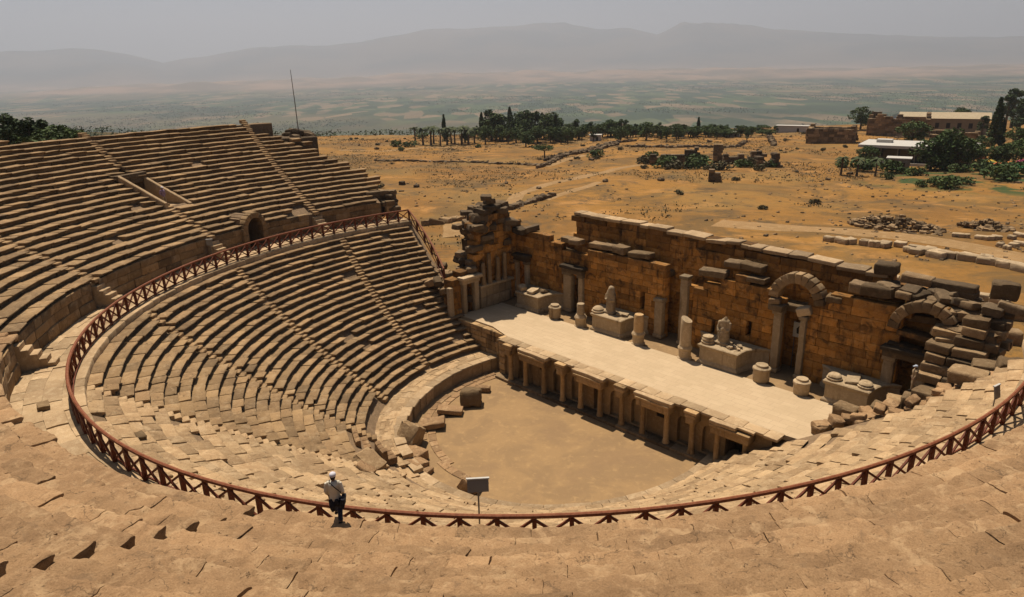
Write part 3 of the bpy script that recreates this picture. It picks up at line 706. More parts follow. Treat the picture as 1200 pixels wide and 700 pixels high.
def proscenium():
    o=(2.5,2.6,0); root=stage_empty('proscenium',*o,'low stage front of stubby columns, arched niches and dark doorways facing the orchestra','stage front')
    U=[-8.3,-6.45,-4.3,-2.2,-.28,1.7,3.8,5.72,7.8,9.88,11.85,13.9]
    # plinth step
    mb=LB(o); t=-9.9
    while t<14.9:
        L=random.uniform(1.,1.9); rbox(mb,(t+L/2,2.1,.06),(L-.02,1.0,.34),bev=.03); t+=L
    mb.build('plinth_step','greyrock',root,disp=[(.015,2)])
    def cx(i): return U[i]
    edges=[-9.6]+U+[15.4]
    for i in range(len(edges)-1):
        a,b=edges[i],edges[i+1]; z1=HS-.12; m_=(a+b)/2
        kind={0:'plain',2:'win',5:'door',8:'win',11:'big',12:'plain'}.get(i,'niche')
        mb=LB(o)
        if kind=='plain': panel(mb,a,b,.1,z1,2.6,(m_-.05,m_+.05,.3,.32,False),.02,random.random(),.2)
        if kind=='niche': panel(mb,a,b,.1,z1,2.6,(m_-.48,m_+.48,.35,2.0,True),.38,random.random(),.25)
        if mb.n: mb.build('niche_wall' if kind=='niche' else 'wall_bay','pros',root,disp=[(.012,2.5)])
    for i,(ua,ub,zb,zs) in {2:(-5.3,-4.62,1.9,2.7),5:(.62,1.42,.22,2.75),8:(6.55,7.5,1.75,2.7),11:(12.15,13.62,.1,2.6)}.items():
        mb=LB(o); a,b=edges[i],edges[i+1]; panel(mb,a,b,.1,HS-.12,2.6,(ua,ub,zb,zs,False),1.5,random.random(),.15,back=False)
        mb.add([(ua-.1,4.0,0),(ub+.1,4.0,0),(ub+.1,4.0,3),(ua-.1,4.0,3)],[(0,1,2,3)],.1,.9)  # back sheet coloured dark to stand for the shade inside the opening
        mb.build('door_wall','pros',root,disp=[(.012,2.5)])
    for i,u in enumerate(U):
        mb=LB(o); h=2.62 if i!=10 else 2.62
        n=8; a=math.pi/8
        lathe(mb,[(.27,.22),(.27,.34),(.235,.40),(.25,.46),(.21,.52),(.205,1.5),(.185,h-.22),(.2,h-.2),(.215,h-.14),(.26,h-.02),(.28,h)],(u,2.05,0),12,tone=random.random())
        mb.build('column','pros',root,disp=[(.012,3)],smooth=40)
    for i in (0,3,6,9):
        mb=LB(o); u=U[i]
        rbox(mb,(u,2.12,2.86),(.62,1.02,.48),bev=.03); rbox(mb,(u,2.12,3.22),(.8,1.05,.24),bev=.04); rbox(mb,(u-.02,2.12,3.46),(1.0,1.05,.22),rm=rot(0,0,random.gauss(0,.04)),bev=.05)
        mb.build('bracket_cornice','pros',root,disp=[(.03,2.2)])
    for i in (1,4,7,10):
        a,b=U[i]-.35,U[i+1]+.35; mb=LB(o)
        rbox(mb,((a+b)/2,2.12,2.88),(b-a,1.0,.5),bev=.03); rbox(mb,((a+b)/2,2.08,3.22),(b-a+.14,1.1,.2),bev=.04)
        mb.build('entablature','pros',root,disp=[(.02,2.)])
        mb=LB(o)
        if i!=10: rbox(mb,((a+b)/2,2.14,3.46),(b-a+.5,1.1,.28),rm=rot(0,0,random.gauss(0,.012)),n=(6,4,3),bev=.06,tone=.75)
        else:
            rbox(mb,(a+.85,2.1,3.46),(1.95,1.1,.28),n=(6,4,3),bev=.06,tone=.7); rbox(mb,(b-.35,2.2,3.52),(1.2,.8,.16),n=(4,4,3),bev=.05,tone=.9)
        mb.build('cornice_slab','pave',root,disp=[(.05,1.5),(.02,5)])
    # cap course between the slabs
    mb=LB(o); t=-9.7
    while t<15.2:
        L=random.uniform(.9,1.7); rbox(mb,(t+L/2,2.5,HS-.07),(L-.02,.95+random.uniform(-.12,.12),.2),rm=rot(0,0,random.gauss(0,.01)),bev=.03); t+=L
    mb.build('cap_course','pave',root,disp=[(.03,2)])
    # return wall at the left corner, lower pillar beside it
    mb=LB(o)
    for k in range(6): rbox(mb,(-9.75+random.gauss(0,.03),2.9+.12*0,.3+.6*k),(.7,1.1,.58),bev=.05)
    for k in range(5): rbox(mb,(-10.6,3.4+random.gauss(0,.04),.3+.6*k),(.8,.9,.58),bev=.05,pat=.3)
    mb.build('corner_pier','pros',root,disp=[(.04,1.6)])
    mb=LB(o)
    for k in range(7):
        t=-16.8
        while t<-11.2:
            L=random.uniform(.7,1.3); rbox(mb,(t+L/2,3.6+random.gauss(0,.03),.25+.5*k),(L-.02,.6,.48),bev=.04,pat=.3*random.random()); t+=L
    mb.build('side_wall','pros',root,disp=[(.03,1.6)])
proscenium()
def stage_floor():
    m,nt,b=newmat('stage_slabs'); g=G(nt)
    rt=g.n('ShaderNodeVectorRotate',rotation_type='Z_AXIS'); rt.inputs['Angle'].default_value=-SA; g.L(g.P,rt.inputs['Vector'])
    br=g.n('ShaderNodeTexBrick'); br.offset=.37; g.L(rt.outputs[0],br.inputs['Vector']); br.inputs['Scale'].default_value=1
    br.inputs['Brick Width'].default_value=1.15; br.inputs['Row Height'].default_value=.62; br.inputs['Mortar Size'].default_value=.009; br.inputs['Bias'].default_value=0
    br.inputs['Color1'].default_value=(.47,.345,.21,1); br.inputs['Color2'].default_value=(.51,.38,.235,1); br.inputs['Mortar'].default_value=(.30,.22,.135,1)
    col=g.mix(g.map(g.noise(.5,5,.65),.4,.7,0,.6),br.outputs[0],(.42,.31,.185)); col=g.mix(g.map(g.noise(2.2,6,.72),.54,.72,0,.35),col,(.42,.31,.18))
    g.L(col,b.inputs['Base Color']); b.inputs['Roughness'].default_value=.85; g.L(g.bump(g.noise(14,4),.25,.01),b.inputs['Normal']); M['slabs']=m
    mb=MB(); pts=[(-17.3,3.9),(-12.5,3.9),(-9.4,2.96),(16.0,2.96),(19.5,3.2),(19.5,9.25),(-16.9,9.25)]
    P=[S(u,v,HS) for u,v in pts]; Q=[S(u,v,HS-.35) for u,v in pts]; n=len(P)
    mb.add(np.array(P),[list(range(n))]); mb.add(np.array(P+Q),np.array([(j,(j+1)%n,n+(j+1)%n,n+j) for j in range(n)]))
    o=mb.build('stage_floor','slabs',smooth=0); tag(o,kind='structure')
    # older ground between the floor and the back wall
    mb=MB(); nu,nv=120,24; us=np.linspace(-18,21,nu); vs=np.linspace(9.2,14.2,nv); Uu,Vv=np.meshgrid(us,vs,indexing='ij')
    z=HS-.1+.07*fbm(np.stack([Uu*1.1,Vv*1.1,0*Uu],-1),3)
    X=Uu*math.cos(SA)-Vv*math.sin(SA); Y=Uu*math.sin(SA)+Vv*math.cos(SA); i=np.arange(nu-1)[:,None]; j=np.arange(nv-1)[None]
    mb.add(np.stack([X,Y,z],-1).reshape(-1,3),np.stack([i*nv+j,(i+1)*nv+j,(i+1)*nv+j+1,i*nv+j+1],-1).reshape(-1,4))
    tag(mb.build('backstage_ground','beaten'),kind='structure')
    mb=MB(); rbox(mb,S(1,2.9+5.8,1.6),(37,11.0,3.1),rm=rot(0,0,SA),n=(1,1,1)); 
stage_floor()

# ------------------------------------------------------------------ stage back wall
def courses(mb,u0,u1,z0,top,v,th,hc,Ls,openings,pat_top=1.2,vj=.02,tone=None):
    "ashlar laid block by block; top(u) gives the broken crest; openings=(ua,ub,za,zb,arched)"
    z=z0
    zmax=max(top(u) for u in np.linspace(u0,u1,60))
    while z<zmax:
        h=hc*random.uniform(.9,1.12); segs=[(u0,u1)]; zm=z+h*.5
        for ua,ub,za,zb,ar in openings:
            if za<zm<zb: segs=subtract(segs,[(ua,ub)])
            elif ar and zb<=zm<zb+(ub-ua)/2:
                w=math.sqrt(max(0,((ub-ua)/2)**2-(zm-zb)**2)); c=(ua+ub)/2; segs=subtract(segs,[(c-w,c+w)])
        for a,b in segs:
            t=a
            while t<b-.02:
                L=random.uniform(*Ls)
                if b-(t+L)<Ls[0]*.6: L=b-t
                um=t+L/2
                if z+h*.6<top(um):
                    d=top(um)-z; p=max(0,1-d/pat_top)*random.uniform(.6,1.1) if d<pat_top else 0
                    rbox(mb,(um,v+th/2+random.gauss(0,vj)+(random.uniform(-.15,.2) if p>.55 else 0),z+h/2),(L-.015,th,h-.012),rm=rot(0,0,random.gauss(0,.006 if p<.5 else .05)),bev=.03,tone=random.random() if tone is None else tone,pat=min(1,max(p,random.gauss(.08,.1))))
                t+=L
        z+=h
def interp(tab): X=[a for a,b in tab];Y=[b for a,b in tab]; return lambda u: float(np.interp(u,X,Y))
FTOP=interp([(-17.6,10.3),(-16,10.6),(-13.3,10.7),(-11.6,10.1),(-9.8,9.6),(-8,9.9),(-6.5,10.3),(-2.5,10.2),(.3,10.1),(.55,10.0),(.65,5.2),(2.25,5.0),(2.35,9.0),(3.2,8.9),(4.2,8.9),(5.6,9.9),(7.4,10.5),(9.8,10.2),(10,9.6),(14,9.8),(14.2,10.3),(15.9,10.6),(17.2,10.9),(18.6,10.8),(21.5,11.0),(22.5,10.6)])
BTOP=interp([(-17.5,9.4),(-13.5,9.2),(-11.4,10.4),(-11.2,12.85),(-2.4,12.65),(8.7,12.4),(17.4,12.05),(18.2,11.3),(24.6,11.2)])
def back_wall():
    o=(2,12.0,HS); root=stage_empty('stage_building',*o,'tall orange ashlar back wall of the stage with doorways and a broken grey crest','ruin')
    ops=[(-17.3,-15.8,HS,7.6,False),(-9.85,-8.75,HS,7.4,False),(.6,2.35,HS,9.5,False),(11.05,12.85,HS,9.55,True),(19.3,20.6,HS,6.9,False),(19.2,22.0,7.9,9.2,True),(-1.95,-1.45,5.6,7.3,False),(8.2,8.65,5.7,7.1,False),(5.2,5.5,5.4,6.2,False)]
    for a,b in ((-17.5,.6),(2.35,22.2)):
        mb=LB(o); courses(mb,a,b,HS-.1,FTOP,12.0,.75,.56,(.7,1.6),ops,pat_top=1.5); mb.build('lower_wall','orange',root,disp=[(.03,1.2),(.015,5)])
    mb=LB(o); courses(mb,-19.,24.4,HS-.1,BTOP,13.75,1.0,.58,(.8,1.6),[],pat_top=2.4); mb.build('upper_wall','orange',root,disp=[(.03,1.2),(.015,5)])
    # capping slabs along the crest
    mb=LB(o); t=-11.2
    while t<17.3:
        L=random.uniform(.7,2.2)
        if random.random()<.1: t+=L; continue
        rbox(mb,(t+L/2,14.25+random.gauss(0,.08),BTOP(t+L/2)+random.gauss(.02,.05)),(L-.03,1.3+random.uniform(-.1,.15),.3),rm=rot(random.gauss(0,.03),random.gauss(0,.03),random.gauss(0,.05)),n=(5,4,3),bev=.06,tone=random.random(),pat=random.uniform(0,.4)); t+=L
    mb.build('crest_slab','pave',root,disp=[(.05,1.3),(.02,5)])
    mb=LB(o); t=-15.
    while t<24:
        L=random.uniform(1.,1.8)
        if not (.2<t+L/2<2.6): rbox(mb,(t+L/2,13.2,min(FTOP(t+L/2),BTOP(t+L/2))-1.0),(L,1.4,.5),rm=rot(random.gauss(0,.06),random.gauss(0,.05),random.gauss(0,.05)),bev=.06,pat=.4)
        t+=L
    mb.build('ledge_fill','rubble',root,disp=[(.06,1.2)])
    # doorways: jambs and lintels
    def door(u0,u1,zt,wl,wr,v=11.95,mat='marble',lint=True,hl=None,hr=None):
        e=empty('doorway',(0,0,0)); e.parent=root
        for (a,b,h_) in ((u0-wl,u0,hl or zt),(u1,u1+wr,hr or zt)):
            mb=LB(o); z=HS
            rbox(mb,((a+b)/2,v,HS+.14),(b-a+.14,.75,.3),bev=.03); rbox(mb,((a+b)/2,v,(HS+.3+h_)/2),(b-a,.6,h_-HS-.3),n=(3,3,8),bev=.04,tone=random.random()); rbox(mb,((a+b)/2,v-.05,h_+.14),(b-a+.2,.8,.3),bev=.05,pat=.5)
            mb.build('jamb',mat,e,disp=[(.03,1.2),(.015,5)])
        if lint:
            mb=LB(o); rbox(mb,((u0-wl+u1+wr)/2,v-.1,zt+.5),(u1+wr-u0+wl+.25,.8,.45),n=(6,3,3),bev=.06,pat=.8); rbox(mb,((u0-wl+u1+wr)/2+.1,v-.2,zt+.88),(u1+wr-u0+wl+.6,1.1,.32),n=(6,3,3),bev=.07,pat=1.)
            mb.build('lintel','greyrock',e,disp=[(.06,1.2),(.02,5)])
    door(-9.75,-8.85,7.3,.95,.5); door(.6,2.3,6.9,.75,.7,lint=False,hr=9.4); door(11.1,12.55,8.3,.58,.42,lint=False,mat='marble'); door(19.2,20.6,6.9,.7,.6); door(-17.2,-16.,7.3,.5,.45)
    # tilted marble block left on the right-hand column of the arched doorway
    mb=LB(o); rbox(mb,(12.72,11.85,8.95),(1.0,.75,.6),rm=rot(.1,-.35,.1),bev=.06,tone=.9); mb.build('impost_block','marble',root,disp=[(.03,1.5)])
    mb=LB(o); rbox(mb,(10.7,11.75,8.85),(1.1,1.,.5),rm=rot(0,.1,0),bev=.07,pat=.6); rbox(mb,(10.5,11.7,9.3),(.8,.8,.42),rm=rot(0,-.1,.2),bev=.07,pat=.3); mb.build('capital','greyrock',root,disp=[(.05,1.6)])
    for (u0,u1,zs,rw,mt,v) in ((10.75,13.4,9.6,.75,'rubble',11.7),(19.1,22.1,9.2,.7,'rubble',11.75)):
        mb=LB(o); rad=(u1-u0)/2; c=(u0+u1)/2; N=11
        for q in range(N):
            a=math.pi*(q+.5)/N; rm_=rot(0,-a,0); rr_=rad+rw/2
            rbox(mb,(c+math.cos(a)*rr_,v+.3,zs+math.sin(a)*rr_),(rw,.9+random.uniform(-.05,.1),(math.pi*rr_/N)*1.0-.01),rm=rm_,bev=.04,pat=random.uniform(0,.6))
        mb.build('arch',mt,root,disp=[(.04,1.3),(.015,5)])
    # shadowed half-dome filling of the right arch
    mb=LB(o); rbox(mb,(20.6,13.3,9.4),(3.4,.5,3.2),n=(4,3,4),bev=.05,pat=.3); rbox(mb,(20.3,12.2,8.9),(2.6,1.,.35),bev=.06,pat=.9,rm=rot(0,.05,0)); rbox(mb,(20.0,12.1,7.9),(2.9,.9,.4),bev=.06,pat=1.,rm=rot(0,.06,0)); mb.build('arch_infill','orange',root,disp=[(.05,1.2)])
back_wall()

# ------------------------------------------------------------------ positions of the far things (world metres)
TREES= [('palm', -223.8, 139.0, 8.2), ('palm', -219.5, 139.9, 8.1), ('palm', -217.2, 142.3, 8.8), ('palm', -211.2, 142.8, 8.0), ('palm', -215.6, 149.6, 8.2), ('palm', -217.6, 155.3, 7.9), ('palm', -213.4, 155.8, 8.6), ('palm', -211.2, 157.8, 7.8), ('palm', -214.6, 163.9, 7.6), ('palm', -223.1, 147.9, 7.9), ('palm', -220.8, 163.5, 8.1), ('palm', -220.9, 155.9, 8.0), ('palm', -192.5, 197.2, 6.5), ('palm', -191.9, 200.5, 6.1), ('palm', -191.3, 206.6, 6.2), ('palm', -190.5, 221.5, 5.5), ('cypress', -233.5, 161.6, 10.4), ('cypress', -228.7, 179.9, 11.0), ('cypress', -223.9, 193.3, 12.9), ('cypress', -191.4, 191.3, 10.0), ('cypress', -165.0, 261.3, 7.1), ('cypress', -35.4, 233.7, 14.9), ('cypress', -33.7, 234.6, 8.4), ('pine', -219.4, 177.8, 12.4), ('pine', -214.6, 180.4, 10.3), ('pine', -209.6, 191.2, 11.6), ('pine', -206.1, 192.7, 11.2), ('pine', -196.2, 209.6, 7.6), ('pine', -191.6, 214.5, 6.7), ('pine', -186.2, 222.0, 6.8), ('pine', -182.0, 224.9, 7.2), ('pine', -165.9, 231.8, 5.8), ('pine', -163.3, 239.9, 4.7), ('pine', -156.2, 262.2, 4.4), ('pine', -153.0, 266.6, 4.4), ('pine', -149.1, 269.0, 4.0), ('pine', -142.6, 266.4, 3.9), ('pine', -161.3, 245.0, 4.7), ('pine', -68.9, 387.2, 17.9), ('pine', -68.3, 374.0, 15.8), ('pine', -240.1, 186.6, 5.3), ('pine', -224.3, 200.3, 5.7), ('pine', -210.8, 204.4, 6.0), ('pine', -179.6, 232.6, 5.1), ('pine', -143.0, 271.5, 3.1), ('pine', -159.3, 257.8, 3.9), ('pine', -49.3, 317.9, 14.5), ('pine', -59.0, 306.6, 8.0), ('broad', -201.1, 159.1, 6.9), ('broad', -208.4, 173.0, 6.4), ('broad', -196.7, 172.6, 5.8), ('broad', -187.9, 176.9, 6.5), ('broad', -185.2, 181.9, 6.2), ('broad', -182.6, 188.7, 5.5), ('broad', -184.0, 200.4, 5.6), ('broad', -185.6, 212.5, 5.0), ('broad', -172.8, 218.1, 5.3), ('broad', -154.4, 207.9, 6.5), ('broad', -164.0, 228.2, 4.9), ('broad', -155.0, 231.6, 4.9), ('broad', -148.1, 220.6, 5.1), ('broad', -157.3, 246.5, 4.3), ('broad', -153.0, 251.8, 4.3), ('broad', -149.0, 256.1, 4.7), ('broad', -139.7, 257.1, 4.7), ('broad', -135.4, 258.5, 4.2), ('broad', -113.2, 318.6, 9.1), ('broad', -118.0, 342.0, 6.6), ('broad', -100.3, 416.0, 8.2), ('broad', -59.1, 232.1, 8.1), ('broad', -54.3, 194.8, 5.6), ('broad', -29.1, 171.7, 9.8), ('broad', -31.3, 167.9, 7.5), ('broad', -26.4, 172.6, 7.9), ('broad', -48.8, 171.6, 4.8), ('broad', -21.7, 185.8, 5.1), ('broad', -18.6, 185.0, 6.3), ('broad', -17.0, 190.0, 7.0), ('broad', -25.3, 180.7, 5.6), ('broad', -35.1, 221.8, 4.7), ('broad', -27.6, 226.3, 6.7), ('broad', -84.2, 369.2, 5.3), ('broad', -1078.6, 2826.7, 22.9), ('broad', -1042.2, 2851.2, 23.0), ('umbrella', -133.1, 127.6, 4.4)]
BUSHES= [(-213.3, 123.1, 2.7), (-209.7, 126.9, 2.3), (-251.6, 161.4, 2.8), (-121.1, 139.1, 2.5), (-85.1, 127.6, 3.3), (-79.1, 123.3, 2.6), (-100.4, 141.9, 2.4), (-66.7, 126.2, 2.3), (-65.9, 136.0, 2.1), (-34.3, 150.9, 3.2), (-49.0, 155.3, 2.5), (-41.5, 150.8, 3.2), (-31.7, 151.9, 1.6), (-15.9, 132.2, 2.6), (-20.4, 130.7, 1.4), (-18.6, 132.9, 1.9), (-14.5, 137.9, 1.7), (-10.7, 150.8, 3.6), (-16.1, 161.4, 3.3), (-21.3, 173.5, 2.9), (-11.8, 165.0, 3.3), (-27.8, 149.0, 2.1), (-23.8, 166.0, 2.2), (-30.0, 168.8, 2.9), (-96.5, 133.5, 1.7), (-76.4, 123.4, 1.8), (-61.2, 142.1, 1.9), (-69.1, 124.1, 1.5), (-189.6, 145.5, 1.5), (-200.8, 116.5, 1.5), (-30.1, 137.5, 1.5), (-58.6, 131.0, 1.8)]
WALLS= {'w1': [(-126.7, 122.0), (-135.6, 142.2), (-143.4, 164.9), (-154.7, 189.0), (-154.9, 201.7)], 'w2': [(-117.6, 110.3), (-122.3, 120.7), (-133.3, 137.3), (-134.3, 150.2), (-148.1, 182.1)], 'w3': [(-134.4, 174.6), (-117.9, 177.0), (-110.0, 206.0), (-117.9, 224.1)], 'w4': [(-171.2, 87.2), (-159.2, 95.8), (-147.5, 104.2), (-129.5, 110.1), (-120.5, 113.8)], 'w5': [(-145.2, 290.9), (-99.1, 212.3)], 'w6': [(-62.0, 49.0), (-66.2, 57.1), (-67.2, 65.6)], 'w7': [(-128.5, 123.8), (-130.3, 115.2)], 'w8': [(-60.3, 37.5), (-60.8, 33.3), (-62.2, 30.5)]}
def gp(x,y,dz=0): return (x,y,h1(x,y)+dz)
def rock(mb,c,s,tone=None,pat=0.,n=(4,4,4),w=.16): rbox(mb,c,s,rm=rot(random.gauss(0,.12),random.gauss(0,.12),random.uniform(0,6.3)),n=n,bev=min(s)*.3,tone=tone,pat=pat,warp=min(s)*w)
def fuse(name,mb,mat,parent,voxel=.03,it=6,loc=None,disp=None):
    o=mb.build(name,mat,parent,smooth=0,loc=loc)
    bm=bmesh.new(); bm.from_mesh(o.data); bmesh.ops.remove_doubles(bm,verts=bm.verts,dist=1e-4); bmesh.ops.recalc_face_normals(bm,faces=bm.faces); bm.to_mesh(o.data); bm.free()
    r_=o.modifiers.new('r','REMESH'); r_.mode='VOXEL'; r_.voxel_size=voxel; r_.use_smooth_shade=True
    if it: s=o.modifiers.new('s','SMOOTH'); s.iterations=it; s.factor=.5
    dg=bpy.context.evaluated_depsgraph_get(); me=bpy.data.meshes.new_from_object(o.evaluated_get(dg)); old=o.data; o.modifiers.clear(); o.data=me; bpy.data.meshes.remove(old); me.name=name
    if disp:
        V=np.empty(len(me.vertices)*3,np.float32); me.vertices.foreach_get('co',V); V=V.reshape(-1,3)
        for amp,fr in disp:
            for a in range(3): V[:,a]+=amp*fbm(s_off(V*np.array(fr),a),2)
        me.vertices.foreach_set('co',V.ravel()); me.update()
    if not me.materials: me.materials.append(M[mat])
    return o
def ell(mb,c,r_,rm=None,n=12,tone=.5):
    th=np.linspace(0,np.pi,n//2+2)[1:-1]; ph=np.linspace(0,2*np.pi,n,endpoint=False); V=[(0,0,1)]
    for t in th:
        for p in ph: V.append((math.sin(t)*math.cos(p),math.sin(t)*math.sin(p),math.cos(t)))
    V.append((0,0,-1)); V=np.array(V)*np.array(r_); 
    if rm is not None: V=V@np.array(rm).T
    V=V+np.array(c); k=len(th); F=[]
    for j in range(n): F.append([0,1+j,1+(j+1)%n]); F.append([len(V)-1,1+(k-1)*n+(j+1)%n,1+(k-1)*n+j])
    for i in range(k-1):
        for j in range(n): F.append([1+i*n+j,1+(i+1)*n+j,1+(i+1)*n+(j+1)%n,1+i*n+(j+1)%n])
    mb.add(V,F,tone)

# ------------------------------------------------------------------ statue plinths on the stage, statues, column stumps
def plinth(u0,u1,flank,label,un=None):
    o=((u0+u1)/2,9.6,HS-.05); root=stage_empty('statue_plinth',*o,label,'plinth','plinths along the stage wall')
    v0,v1=9.45,11.95; pts=[(u0,v0),(u1,v0)]
    for q in range(1,8):
        f=q/7; pts.append((u1+flank*(f**2.2),v0+(v1-v0)*(1-(1-f)**1.7)))
    for q in range(7,0,-1):
        f=q/7; pts.append((u0-flank*(f**2.2),v0+(v1-v0)*(1-(1-f)**1.7)))
    z=HS-.12
    mb=LB(o); prism(mb,pts,[(.16,z),(.16,z+.22),(.12,z+.3),(.05,z+.38),(0,z+.44),(0,z+1.4)],tone=.5,pat=.05); mb.build('plinth_body','marble',root,disp=[(.02,1.5),(.01,5)],smooth=30)
    mb=LB(o); prism(mb,pts,[(0,z+1.4),(.07,z+1.46),(.13,z+1.56),(.14,z+1.68),(.05,z+1.74)],tone=.55,pat=.15); mb.build('plinth_cornice','marble',root,disp=[(.035,1.6),(.02,5)],smooth=30)
PZ=HS+1.6
plinth(-14.9,-12.0,1.2,'carved marble plinth with no statue, standing before the left doorway of the stage wall')
plinth(-5.25,-2.1,1.1,'carved marble plinth carrying the hooded statue')
plinth(5.75,8.95,1.4,'carved marble plinth carrying the headless statue')
plinth(15.7,18.55,1.2,'carved marble plinth topped by two low drums, nearest the right end of the stage')
def statue(u,v,kind,label):
    o=(u,v,PZ); root=stage_empty('statue',*o,label,'statue'); p=S(*o); mb=MB()
    def sec(z,rx,ry,x=0,y=0): ell(mb,(x,y,z),(rx,ry,.34),n=14)
    if kind==0:
        rbox(mb,(0,0,.1),(1.1,.8,.2)); 
        for z,rx,ry in ((.3,.5,.34),(.6,.47,.33),(.9,.47,.34),(1.2,.5,.36),(1.5,.52,.36),(1.75,.5,.34),(1.95,.42,.3)): sec(z,rx,ry)
        ell(mb,(0,-.03,2.2),(.27,.27,.33)); ell(mb,(0,.05,2.2),(.33,.26,.36)); ell(mb,(0,-.27,2.14),(.05,.06,.09))
        for s in (-1,1): tube(mb,[(.42*s,-.05,1.75),(.47*s,-.14,1.3),(.16*s,-.38,1.32)],[.13,.12,.1])
    else:
        rbox(mb,(0,0,.12),(1.25,.85,.24)); rbox(mb,(-.42,.2,1.0),(.5,.35,1.7),bev=.1)
        for z,rx,ry,x in ((.4,.42,.34,.1),(.7,.36,.3,.1),(1.0,.36,.3,.08),(1.3,.38,.3,.06),(1.6,.42,.3,.05),(1.85,.42,.27,.05)): sec(z,rx,ry,x)
        ell(mb,(.05,0,2.1),(.17,.17,.26)); tube(mb,[(.45,-.02,1.9),(.5,-.08,1.45),(.42,-.3,1.25)],[.13,.12,.09]); tube(mb,[(-.34,0,1.9),(-.5,-.1,1.4),(-.36,-.32,1.1)],[.14,.12,.1])
    for q in range(9):
        a=-1.4+q*.35; tube(mb,[(.43*math.sin(a),-.33*math.cos(a),.25),(.47*math.sin(a*.9+.1),-.36*math.cos(a),.9),(.44*math.sin(a*.7+.2),-.34*math.cos(a),1.5)],[.05,.035,.02],6)
    ob=fuse('draped_figure',mb,'marble',root,voxel=.045,it=3,disp=[(.02,(6,6,1.2)),(.015,(9,9,9))])
statue(-3.95,10.45,0,'pale hooded draped statue standing upright on its plinth in front of the orange wall')
statue(7.2,10.5,1,'headless draped statue on its plinth beside broken fragments')
def stump(u,v,parts,label,cat='column stump'):
    o=(u,v,HS-.06); root=stage_empty('column_stump',*o,label,cat,'column stumps along the stage'); z=0
    for nm,r_,h,m,slant in parts:
        mb=MB(); K=[(r_*.98,z),(r_*1.02,z+.06),(r_,z+h*.3),(r_*.98,z+h*.7)]
        if nm=='drum': K=[(r_*.84,z),(r_*.98,z+.15),(r_*1.02,z+h*.4),(r_,z+h*.62),(r_*1.12,z+h*.72),(r_*1.08,z+h*.82),(r_*.78,z+h*.9),(r_*.74,z+h)]
        elif nm=='pedestal': K=[(r_*1.16,z),(r_*1.16,z+.12),(r_,z+.2),(r_*.98,z+h*.62),(r_*1.14,z+h*.7),(r_*1.16,z+h*.8),(r_*.9,z+h*.95),(r_*.85,z+h)]
        else: K=[(r_*1.04,z-.02),(r_,z+.1),(r_*.97,z+h*.5),(r_*.95,z+h-.05),(r_*.88,z+h)]
        lathe(mb,K,n=20,tone=random.random())
        if slant: V=mb.V[-1]; 
        if slant:
            for arr in mb.V: arr[:,2]-=slant*arr[:,0]*sstep(h*.5,h,arr[:,2]-z)
        mb.build({'drum':'drum','pedestal':'pedestal','shaft':'shaft'}[nm],m,root,disp=[(.035,1.8),(.015,6)],smooth=40); z+=h
stump(-9.85,9.5,[('drum',.56,1.4,'marble',0)],'squat pale column drum on the stage floor just right of the empty plinth')
stump(-6.65,9.5,[('pedestal',.5,1.15,'marble',0),('shaft',.36,1.05,'marble',0)],'two-piece pale column stump left of the hooded statue')
stump(-.2,9.5,[('pedestal',.5,1.2,'marble',0),('shaft',.42,1.5,'pros',0)],'column stump with an orange-tinted shaft right of the hooded statue')
stump(4.4,9.5,[('pedestal',.5,1.2,'marble',0),('shaft',.46,2.15,'marble',.28)],'tallest column stump, its top cut at a slant, left of the headless statue')
stump(11.0,9.5,[('drum',.6,1.4,'marble',0)],'squat pale drum in front of the arched doorway, left of its right-hand column')
stump(14.1,9.45,[('drum',.55,1.25,'marble',0)],'squat pale drum between the arched doorway and the rightmost plinth')
def frag(u,v,z,s,label,mat='marble',lath=None,group=None):
    o=(u,v,z); mb=MB()
    if lath: lathe(mb,lath,n=16)
    else: rock(mb,(0,0,s[2]/2),s)
    ob=mb.build('stone_fragment',mat,disp=[(.05,1.7),(.02,5)],smooth=40); ob.location=tuple(S(*o)); ob.rotation_euler=(0,0,SA); tag(ob,label,'stone fragment',group)
disc=[(.5,0),(.52,.16),(.42,.22),(.46,.3),(.4,.38),(.3,.42)]
frag(-14.6,9.95,PZ,(.8,.7,.55),'rounded broken lump on the left front corner of the empty plinth')
frag(-13.3,10.1,PZ,(1.1,.8,.4),'flat broken slab lying on the middle of the empty plinth')
frag(-12.5,10.9,PZ,(.9,.6,.3),'low grey fragment at the back of the empty plinth','greyrock')
frag(-5.0,9.95,PZ,(.9,.9,.5),'round moulded column base at the left corner of the hooded statue’s plinth',lath=[(.56,0),(.58,.18),(.46,.26),(.5,.36),(.36,.5),(.2,.56)])
frag(-2.75,10.6,PZ,(1.0,.7,.22),'pale flat fragment lying right of the hooded statue')
frag(6.15,9.95,PZ,(.8,.8,.4),'moulded drum on the left corner of the headless statue’s plinth',lath=[(.5,0),(.52,.2),(.44,.28),(.48,.42),(.42,.5),(.42,.62)])
for i,(u,v,s) in enumerate([(8.05,10.0,.42),(8.4,10.25,.36),(8.15,10.4,.3),(8.7,10.1,.28),(8.55,10.6,.4),(7.85,10.3,.26)]): frag(u,v,PZ,(s,s*.8,s*.7),'one of the small broken fragments heaped right of the headless statue',group='fragments beside the headless statue')
frag(16.1,9.9,PZ,(.8,.8,.4),'low moulded drum at the left end of the rightmost plinth',lath=disc)
frag(18.15,10.0,PZ,(.8,.8,.4),'low moulded drum at the right end of the rightmost plinth',lath=disc)
frag(17.1,10.6,PZ,(1.7,.9,.2),'flat pale slab between the two drums of the rightmost plinth')

